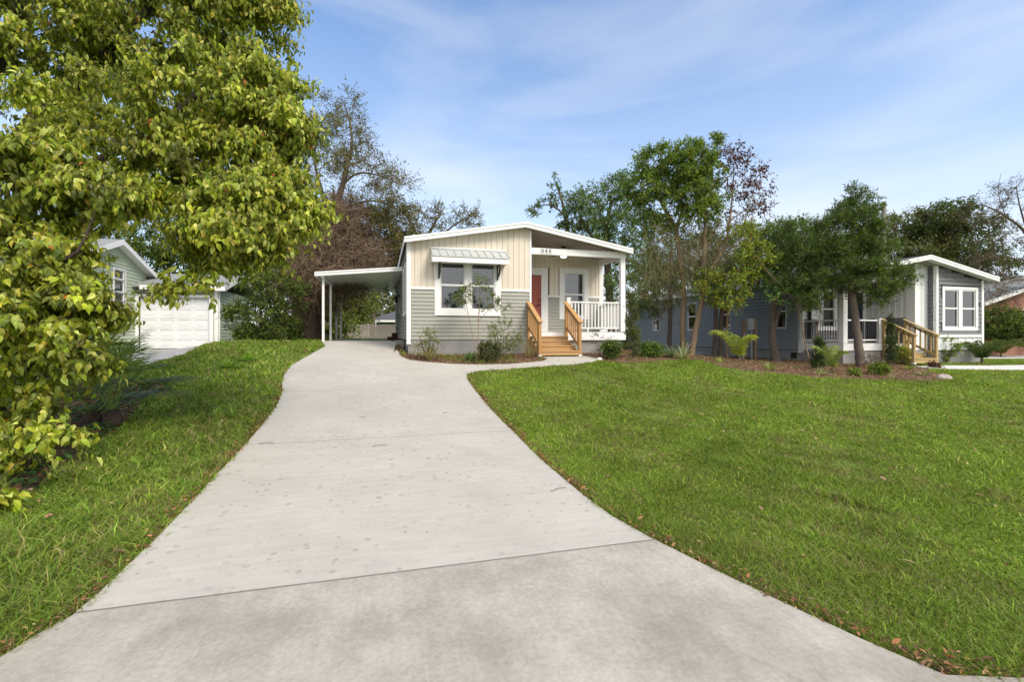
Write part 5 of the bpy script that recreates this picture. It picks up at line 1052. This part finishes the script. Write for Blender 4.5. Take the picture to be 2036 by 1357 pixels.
feather_palm('young yellow-green feather palm beside the electric meter post', (11.20,13.04,0.618), 7, 1.35, 1.5, 12, [(.42,.46,.08,2),(.30,.36,.06,2)], .012, .26)
feather_palm('small pale feather palm beside the dwarf cypress under the porch corner', (13.01,11.29,0.341), 6, .95, 1.5, 13, [(.34,.40,.10,2),(.26,.32,.07,2)], .010, .18)
feather_palm('bushy dark feather palm below the twin windows of the grey house', (22.75,13.29,0.412), 18, 1.2, 1.25, 14, [(.10,.15,.04,2),(.16,.18,.06,1)], .014, .2)
feather_palm('orange-green feather palm at the right corner of the grey house', (28.10,15.67,0.459), 14, 1.1, 1.25, 15, [(.17,.20,.04,2),(.24,.20,.06,1)], .014, .2)

# ---------------------------------------------------------------- garden plants
def bush(name, label, base, r, h, n, cols, seed, L=.06, W=.035, cat='shrub', group=None, cr=.16, ntw=6, nlf=7, stems=5, **k):
    b = np.array(base); rr = random.Random(seed)
    tr = []
    for i in range(stems):
        a = 2*math.pi*i/stems; tr.append([(b[0]+.03*math.cos(a), b[1]+.03*math.sin(a), b[2]-.03, .014), (b[0]+r*.35*math.cos(a), b[1]+r*.35*math.sin(a), b[2]+h*.4, .009), (b[0]+r*.6*math.cos(a), b[1]+r*.6*math.sin(a), b[2]+h*.75, .005)])
    kw = dict(droop=.05, twigr=.003); kw.update(k)
    return tree(name, label, cat, group, tr, [dict(blobs=[(b[0], b[1], b[2]+h*.55, r, r, h*.42, n)], ntw=ntw, nlf=nlf, cr=cr, L=L, W=W, cols=cols, **kw)], bark_br, seed, minr=.003, k0=.01)
def tuft(name, label, base, n, ln, w_, cols, seed, cat='plant', spread=.6, droop=.4, group=None):
    rng = np.random.default_rng(seed); a = rng.random(n)*2*math.pi; q = rng.random(n)**.7*spread; b = np.array(base); V = []; F = []; C = []
    col = palette(rng, n, cols, .15)
    for i in range(n):
        h = np.array([math.cos(a[i]), math.sin(a[i]), 0]); s_ = np.array([-h[1], h[0], 0]); L_ = ln*(.6+.5*rng.random()); p0 = b+h*rng.random()*.06; o = len(V)
        for t_, ww in ((0,.7),(.35,1),(.7,.8),(1,.05)):
            p = p0+h*L_*t_*math.sin(q[i]*1.3)*(1+.4*t_)+np.array([0,0,1])*L_*(t_*math.cos(q[i]*.9)-droop*t_**2.4*(.4+q[i])); V += [p-s_*w_*ww/2, p+s_*w_*ww/2]; C += [col[i]]*2
        F += [[o+2*k, o+2*k+1, o+2*k+3, o+2*k+2] for k in range(3)]
    return tag(link(name, fmesh(name, np.array(V), [np.array(F)], np.array(C)), leafm, None, tuple(base)), label, cat, group)
def cypress(label, base, h, r, cols, seed, name='columnar_cypress', cat='conifer', lean=.0):
    b = np.array(base); bl = []
    for k in range(9):
        f = (k+.5)/9; bl.append((b[0]+lean*f, b[1], b[2]+h*(.06+.9*f), r*(1-.82*f**1.3), r*(1-.82*f**1.3), h*.09, max(5, int(14*(1-.6*f)))))
    return tree(name, label, cat, None, [[(b[0],b[1],b[2]-.03,.03),(b[0],b[1],b[2]+h*.5,.018),(b[0]+lean,b[1],b[2]+h*.95,.006)]],
     [dict(blobs=bl, ntw=7, nlf=8, cr=.16, L=.085, W=.014, cols=cols, droop=-.5, upb=.9, kind='kite', ldroop=0, flat=1, hang=-.6, twigr=.003, shell=.7)], bark_br, seed, k0=.008, minr=.003)
cypress('tall narrow cypress at the right corner post of the red-door house', (7.40,13.12,0.793), 2.05, .22, [(.12,.15,.045,3),(.09,.11,.03,2),(.17,.19,.06,1)], 200, lean=-.05)
cypress('small dense dwarf cypress at the left corner of the white porch', (13.51,12.20,0.388), 1.0, .2, [(.06,.10,.03,3),(.09,.14,.04,2)], 201)
cypress('dark slim cypress against the left handrail of the yellow pine steps', (17.63,13.00,0.398), 1.75, .2, [(.04,.075,.025,3),(.06,.10,.03,2)], 202)
bush('hedge_shrub', 'rounded green shrub in front of the white porch skirt of the red-door house', (6.61,12.89,0.769), .30, .56, 60, G_DARK+[(.12,.2,.04,2)], 210, group=None)
bush('hedge_shrub', 'low bright green shrub right of the tall cypress', (8.22,13.40,0.818), .38, .44, 70, [(.16,.26,.04,3),(.09,.16,.03,2)], 211)
bush('wispy_shrub', 'thin grey twiggy bush left of the rounded shrub by the porch skirt', (6.48,13.43,0.821), .38, .75, 26, [(.24,.24,.14,3),(.16,.18,.08,2)], 212, cr=.2, ntw=4, nlf=4, L=.045, W=.02)
bush('laurel_bush', 'large dark rhododendron-like bush against the brick wall', (28.62,16.06,0.846), 1.1, 2.0, 150, G_DARK, 213, L=.12, W=.06, cr=.35, group='shrubs along the brick wall')
bush('laurel_bush', 'dark green bush at the right edge in front of the brick wall', (29.91,15.71,0.846), 1.2, 1.9, 150, G_DARK, 214, L=.12, W=.06, cr=.35, group='shrubs along the brick wall')
bush('azalea_bush', 'thin-stemmed leafy bush below the left window of the grey house bay', (21.44,13.70,0.429), .45, 1.1, 26, G_MID, 215, L=.09, W=.035, cr=.25)
bush('lilac_bush', 'low purple-grey twiggy bush at the foot of the big cedar', (16.13,12.37,0.36), .36, .6, 24, [(.22,.16,.17,2),(.12,.12,.07,1)], 216, cr=.16, ntw=5, nlf=5, L=.03, W=.02)
bush('green_clump', 'small leafy green clump in the mulch right of the big cedar trunk', (14.63,11.10,0.275), .24, .36, 34, G_MID, 217)
bush('green_clump', 'tiny green seedling near the lawn edge left of the big cedar', (13.37,10.88,0.292), .12, .22, 12, G_MID, 218, stems=3)
bush('fern_clump', 'yellow-leaved shrub behind the left handrail of the yellow pine steps', (18.53,13.19,0.408), .3, .75, 26, G_YEL, 219, L=.07, W=.03)
bush('red_clump', 'small dark red plant beside the path at the foot of the yellow pine steps', (18.68,12.28,0.354), .14, .18, 12, G_RED, 220, stems=3)
# bed in front of the beige house
yt_ = tree('young_tree', 'spindly young tree with small leaves in front of the double window', 'young tree', None,
 [[(*(2.65,13.35,0.814),.016),(*(2.70,13.67,1.91),.013),(*(2.75,13.66,2.64),.010),(*(2.68,13.67,3.15),.005)],[(*(2.59,13.36,0.815),.013),(*(2.49,13.73,1.76),.010),(*(2.37,13.76,2.35),.007),(*(2.33,13.77,2.79),.004)],[(*(2.70,13.67,1.91),.008),(*(3.16,13.44,2.49),.004)]],
 [dict(blobs=[(2.80,13.64,3.08,0.205,0.3,0.234,8.00),(2.33,13.77,2.64,0.293,0.3,0.322,14.00),(2.94,13.61,2.52,0.322,0.35,0.293,12.00),(3.37,13.39,2.42,0.174,0.3,0.32,6.00),(2.56,13.81,2.87,0.324,0.3,0.177,5.00),(3.18,13.54,1.91,0.234,0.2,0.117,2.00)], ntw=6, nlf=7, cr=.19, L=.055, W=.026, cols=[(.15,.21,.05,3),(.10,.15,.035,2),(.22,.26,.08,1)], droop=.15, twigr=.0025)], bark_lt, 230, minr=.003, k0=.006)
bush('straggly_shrub', 'straggly pale-leaved shrub at the left of the front bed', (1.22,13.49,0.826), .42, .85, 30, [(.26,.28,.09,3),(.17,.20,.06,2)], 231, cr=.22, ntw=5, nlf=5, L=.06, W=.03)
bush('straggly_shrub', 'leaning shrub with long leafy shoots between young tree and wooden steps', (3.45,13.73,0.844), .55, 1.1, 34, [(.16,.20,.05,3),(.24,.27,.08,2)], 232, cr=.26, ntw=5, nlf=6, L=.06, W=.03)
bush('rose_bush', 'dark low bush at the front edge of the bed right of the young tree', (2.83,12.86,0.766), .36, .55, 44, [(.08,.10,.035,3),(.12,.08,.05,1),(.14,.18,.05,1)], 233)
tuft('grass_tuft', 'tan dry grass clump at the left end of the front bed', (1.27,13.18,0.799), 130, .62, .008, [(.36,.28,.15,3),(.26,.24,.10,2)], 240, 'grass clump')
tuft('grass_tuft', 'tall tan feathery grass clump against the left pine handrail', (4.17,13.42,0.82), 110, .85, .007, [(.38,.29,.15,3),(.24,.23,.10,2)], 241, 'grass clump')
tuft('grass_tuft', 'bluish green leafy tuft at the foot of the young tree', (2.34,13.00,0.781), 120, .36, .014, [(.12,.22,.08,3),(.16,.26,.10,1)], 242, 'grass clump')
tuft('spider_plant', 'striped cream and green spider plant at the foot of the pale trunks', (8.99,12.91,0.751), 60, .75, .03, [(.42,.42,.24,2),(.17,.25,.08,2)], 243, spread=1.0)
tuft('spider_plant', 'bluish green strappy plant left of the striped spider plant', (8.84,13.33,0.797), 50, .6, .028, [(.13,.19,.11,2),(.20,.26,.14,1)], 244, spread=.9)
tuft('border_grass', 'small bright tuft in the mulch left of the young feather palm', (10.10,12.60,0.658), 34, .3, .02, [(.34,.38,.10,2),(.22,.28,.06,1)], 245, spread=1.0)
tuft('border_grass', 'yellow-green tuft near the lawn edge below the leaning cedar trunk', (10.86,11.43,0.478), 60, .38, .02, [(.30,.34,.10,2),(.18,.26,.06,2)], 246, spread=.9)
tuft('border_grass', 'pale cream tuft at the foot of the dwarf cypress', (12.18,10.97,0.355), 50, .38, .022, [(.42,.42,.22,2),(.26,.30,.12,2)], 247, spread=1.1)
tuft('border_grass', 'pale tuft beside the rounded stone', (16.09,10.90,0.259), 60, .32, .02, [(.36,.38,.18,2),(.22,.28,.09,2)], 248, spread=1.1)
tuft('border_grass', 'small tuft right of the big cedar by the lawn edge', (14.24,10.44,0.236), 36, .26, .02, [(.34,.34,.16,2),(.22,.26,.09,2)], 249, spread=1.1)
tuft('border_grass', 'green tuft in the mulch under the pine steps of the grey house', (17.09,11.99,0.335), 40, .3, .02, G_MID, 250, spread=.9)
tuft('weed_patch', 'bright green weed clump in the grass left of the driveway bend', (-3.44,12.45,0.717), 160, .30, .03, [(.26,.40,.05,2),(.20,.34,.04,2)], 251, spread=1.2)
tuft('weed_patch', 'bright green low weeds near the garage driveway corner', (-3.29,13.35,0.818), 160, .32, .03, [(.26,.40,.05,2),(.20,.34,.04,2)], 252, spread=1.2)
# stone
def stone(label, base, r, seed, mat_):
    rng = np.random.default_rng(seed); mb = MB(); n, m = 18, 9; b = np.array(base); ph = rng.random(6)*6
    for j in range(m+1):
        for i in range(n):
            th = math.pi*j/m; a = 2*math.pi*i/n; q = 1+.09*math.sin(2*a+ph[0])+.06*math.sin(3*a+2*th+ph[1])+.03*math.sin(7*a+ph[2]+4*th)
            mb.v.append((b[0]+r[0]*q*math.sin(th)*math.cos(a), b[1]+r[1]*q*math.sin(th)*math.sin(a), b[2]+r[2]*.35+r[2]*q*math.cos(th)))
    for j in range(m):
        for i in range(n): mb.f.append((j*n+i, (j+1)*n+i, (j+1)*n+(i+1)%n, j*n+(i+1)%n))
    return tag(mb.build('stone', mat_, loc=tuple(base), smooth=True), label, 'stone')
stonem = M('stone', (.50,.43,.38), (.33,.28,.25), 6, .9, .8, 20, bd=.02)
stone('rounded pinkish stone at the lawn edge in front of the grey house', (15.93,10.22,0.215), (.2,.15,.11), 1, stonem)
stone('small white stone at the end of the curved path by the red-door house', (6.19,12.93,0.773), (.09,.07,.06), 2, M('white_stone', (.70,.69,.66), None, 6, .8))

# ---------------------------------------------------------------- ground cover, litter, mulch chips
HOUSES = [[(.6,14.7),(8.2,14.7),(8.2,29),(.6,29)],[(16.5,13.6),(23.6,13.6),(23.6,30),(16.5,30)],[(-16,19),(-9.9,19),(-9.9,24.6),(-16,24.6)],[(-10,23.4),(-6.8,23.4),(-6.8,28.5),(-10,28.5)],[(28.9,17),(41,17),(41,27),(28.9,27)]]
def noise2(x, y, s, seed):
    r = np.random.default_rng(seed); v = np.zeros(np.shape(x))
    for k in range(7):
        a = r.random()*6.28; f_ = s*(.6+r.random()*1.2); v = v+np.sin((x*math.cos(a)+y*math.sin(a))*f_+r.random()*6.28)
    return v/3.0
def flatbits(name, label, pts, size, cols, seed, lift=.012, tilt=.35, mat_=dryleaf, asp=.5, kind='kite'):
    rng = np.random.default_rng(seed); x, y = pts[:, 0], pts[:, 1]; z = ter(x, y)+lift*(.3+rng.random(len(x)))
    P = np.stack([x, y, z], 1); a = rng.random(len(x))*6.28; D = np.stack([np.cos(a), np.sin(a), rng.normal(0, tilt, len(x))], 1)
    N = rng.normal(0, tilt, P.shape)+[0,0,1]; sz = size*(.5+rng.random(len(x)))
    v, f, c = leafgeo(P, D, N, sz, sz*asp, palette(rng, len(x), cols, .25), kind, .12)
    return tag(link(name, fmesh(name, v, [f], c), mat_), label, 'litter', kind='stuff')
def scatter(poly, n, seed):
    rng = np.random.default_rng(seed); a = np.array(poly); lo, hi = a.min(0), a.max(0); p = lo+rng.random((n, 2))*(hi-lo); return p[inside(p[:, 0], p[:, 1], poly)]
MUL = [(.30,.18,.11,3),(.23,.135,.08,3),(.42,.29,.19,1.6),(.13,.08,.05,1.6)]
for k, (bd_, n, lb) in enumerate(((BED1, 9000, 'loose red-brown bark chips on the curved front bed'), (BED2, 90000, 'loose red-brown bark chips and pine straw under the trees between the houses'))):
    p = scatter(bd_, n, 300+k); ok = np.ones(len(p), bool)
    for h in HOUSES[:2]: ok &= ~inside(p[:, 0], p[:, 1], h)
    ok &= p[:, 1] < 19
    flatbits('mulch_chips', lb, p[ok], .07, MUL, 310+k, .045, .3, asp=.3)
flatbits('leaf_litter', 'dead brown leaves on the soil under the near tree', scatter(LBED, 5200, 320), .085, [(.24,.12,.06,3),(.32,.19,.10,2),(.12,.07,.04,2)], 321, .04, .3, asp=.5)
g_ = scatter(LBED, 7000, 330); rng = np.random.default_rng(331); z = ter(g_[:, 0], g_[:, 1])+.03+.10*rng.random(len(g_))
g_ = g_[noise2(g_[:,0], g_[:,1], 3.0, 5)[:] > -.35]; z = ter(g_[:, 0], g_[:, 1])+.03+.09*rng.random(len(g_))
v, f, c = leafgeo(np.stack([g_[:,0], g_[:,1], z], 1), np.concatenate([rng.normal(size=(len(g_), 2)), rng.normal(0,.2,(len(g_),1))], 1), rng.normal(0,.35,(len(g_),3))+[0,0,1], .07, .06, palette(rng, len(g_), [(.05,.11,.025,3),(.08,.17,.04,2),(.13,.25,.06,1)], .2), 'leaf', .15)
tag(link('ground_vines', fmesh('ground_vines', v, [f], c), leafm), 'dark green ivy-like ground cover under the near tree', 'ground cover', kind='stuff')
for k, (bd_, n, lb, thr) in enumerate(((BED1, 5200, 'low green weeds growing through the front bed mulch', .05), (BED2, 16000, 'sparse low weeds in the long mulch bed by the lawn edge', .75))):
    g_ = scatter(bd_, n, 360+k)
    for h in HOUSES[:2]: g_ = g_[~inside(g_[:,0], g_[:,1], h)]
    g_ = g_[(noise2(g_[:,0], g_[:,1], 2.6, 7+k) > thr) & (g_[:,1] < 17)]; z = ter(g_[:,0], g_[:,1])+.02+.07*rng.random(len(g_))
    v, f, c = leafgeo(np.stack([g_[:,0], g_[:,1], z], 1), rng.normal(size=(len(g_),3))+[0,0,.8], rng.normal(0,.5,(len(g_),3))+[0,0,1], .075, .018, palette(rng, len(g_), G_MID, .25), 'kite', .2)
    tag(link('weeds', fmesh('weeds', v, [f], c), leafm), lb, 'weeds', kind='stuff')
# litter caught along the driveway edges
E = []
rng = np.random.default_rng(340); dp = np.array(DRIVE)
for i in range(len(dp)):
    a, b_ = dp[i], dp[(i+1)%len(dp)]; L_ = np.linalg.norm(b_-a)
    if a[1] > 11 or b_[1] > 11 or (a[1] < -1 and b_[1] < -1): continue
    nrm_ = np.array([b_[1]-a[1], a[0]-b_[0]])/max(L_, 1e-6); mid = (a+b_)/2
    if inside(mid[0]+nrm_[0]*.05, mid[1]+nrm_[1]*.05, DRIVE): nrm_ = -nrm_
    n = int(L_*70); q = rng.random((n, 1)); E.append(a+(b_-a)*q+nrm_*(np.abs(rng.normal(0,.05,(n,1)))+.005))
E = np.concatenate(E)
flatbits('leaf_litter', 'rusty dead leaves caught along both edges of the driveway', E, .036, [(.34,.14,.07,3),(.42,.22,.12,2),(.18,.09,.05,2)], 341, .05, .45, asp=.45, kind='leaf')
E2 = np.repeat(E, 5, 0)+rng.normal(0, .045, (len(E)*5, 2)); E2 = E2[~inside(E2[:,0], E2[:,1], DRIVE)]
flatbits('thatch', 'fine brown dead thatch in the gap between grass and driveway', E2, .024, [(.20,.12,.07,3),(.12,.075,.045,2),(.34,.25,.14,1)], 342, .05, .4, asp=.35)
LW = [(-9,-1),(14,-1),(14,12),(-9,12)]
p = scatter(LW, 1500, 350); p = p[~inside(p[:,0], p[:,1], DRIVE)]
flatbits('leaf_litter', 'scattered tan dead leaves lying in the lawn', p, .05, [(.34,.20,.12,3),(.42,.30,.18,2),(.2,.11,.06,1)], 351, .075, .3, asp=.5, kind='leaf')
tw = MB(); random.seed(9)
for (tx, ty) in ((-0.261,7.69),(0.947,7.79),(-1.30,6.51),(0.0609,6.13),(-1.62,4.64),(1.66,4.19)):
    a = random.random()*3; pts = []
    for k in range(6): pts.append((tx+math.cos(a)*.035*k, ty+math.sin(a)*.035*k, tz(tx, ty)+.045)); a += random.uniform(-.1,.6)
    tw.tube(pts, .0024, 4)
tag(tw.build('twigs', bark_dk), 'few thin dark curled twigs lying on the concrete driveway', 'litter', kind='stuff')

# ---------------------------------------------------------------- lawn
def lawn(name, label, n, seed, region, cols, hmul, excl, w0=.0038, dmax=30, flat=.35):
    rng = np.random.default_rng(seed)
    # distance-biased sampling round the viewpoint so that far grass is not over-built
    r = 1.3*np.exp(rng.random(n)*math.log(dmax/1.3)); a = R(-46)+rng.random(n)*R(124)
    x = r*np.sin(a); y = r*np.cos(a); ok = inside(x, y, region)
    xj = x+rng.normal(0, .022, n); yj = y+rng.normal(0, .022, n)
    for e in excl: ok &= ~inside(xj, yj, e)
    x, y, r = x[ok], y[ok], r[ok]
    bare = noise2(x, y, 3.1, 17)+.6*noise2(x, y, 8.3, 18); keep = rng.random(len(x)) > np.clip((bare-.55)*1.0, 0, .82); x, y, r, bare = x[keep], y[keep], r[keep], bare[keep]
    z = ter(x, y); P = np.stack([x, y, z-.004], 1); a = rng.random(len(x))*6.28; lean = .25+.75*rng.random(len(x))
    gr = 1+.28*noise2(x, y, 1.9, 19)+.25*noise2(x, y, 6.5, 20)
    H = hmul*(.4+.75*rng.random(len(x)))*np.clip(gr, .5, 1.8)*np.where(rng.random(len(x)) < .07, 1.7, 1); W = w0*(.7+.7*rng.random(len(x)))*np.clip(r/2.6, 1, 6)
    D = np.stack([np.cos(a)*lean*flat*1.6, np.sin(a)*lean*flat*1.6, np.ones(len(x))], 1); D = nrm(D); h = np.stack([np.cos(a), np.sin(a), 0*a], 1); t_ = rng.random(len(x))*6.28
    S = np.stack([np.cos(t_), np.sin(t_), 0*t_], 1); Hc = H[:, None]; Wc = W[:, None]
    M1 = P+D*Hc*.55; T_ = P+D*Hc*.95+h*Hc*(.25+.45*lean[:, None])-np.array([0,0,1])*Hc*.12*lean[:, None]
    V = np.stack([P-S*Wc/2, P+S*Wc/2, M1-S*Wc*.42, M1+S*Wc*.42, T_], 1).reshape(-1, 3)
    i = np.arange(len(x))[:, None]*5; Q = i+np.array([[0,1,3,2]]); T3 = i+np.array([[2,3,4]])
    c = palette(rng, len(x), cols, .28); tone = (1+.15*noise2(x, y, 1.3, 21)+.10*noise2(x, y, 5.1, 22))[:, None]; c = c*tone
    dry = (rng.random(len(x)) < np.clip(.10+.28*(bare-.1), .04, .5)+.22*np.clip(1-r/4.5, 0, 1))[:, None]; c = np.where(dry, np.array([.30,.25,.11])*(.6+.7*rng.random((len(x), 1))), c)
    return tag(link(name, fmesh(name, V, [Q, T3], np.repeat(np.clip(c, .01, .8), 5, 0)), grassm), label, 'grass', kind='stuff')
EX = [DRIVE, BED1, BED2, LBED, LDRIVE, RPATH, RDRIVE]+HOUSES
RREG = [(.2,-2.9),(30,-2.9),(32,13.2),(26,15.8),(24,22),(.9,15)]
LREG = [(.3,-2.9),(.3,14),(.2,30),(-22,30),(-22,-2.9)]
G_LAWN = [(.20,.285,.036,3),(.255,.345,.045,2.4),(.145,.215,.028,2),(.34,.40,.09,.9)]
lawn('grass', 'bright green mown lawn right of the driveway', 2300000, 400, RREG, G_LAWN, .054, EX, w0=.0034)
lawn('grass', 'longer rough grass left of the driveway', 1000000, 401, LREG, [(.19,.275,.035,3),(.25,.35,.05,2.4),(.125,.195,.027,2),(.35,.37,.11,1.2)], .10, EX, w0=.0048)
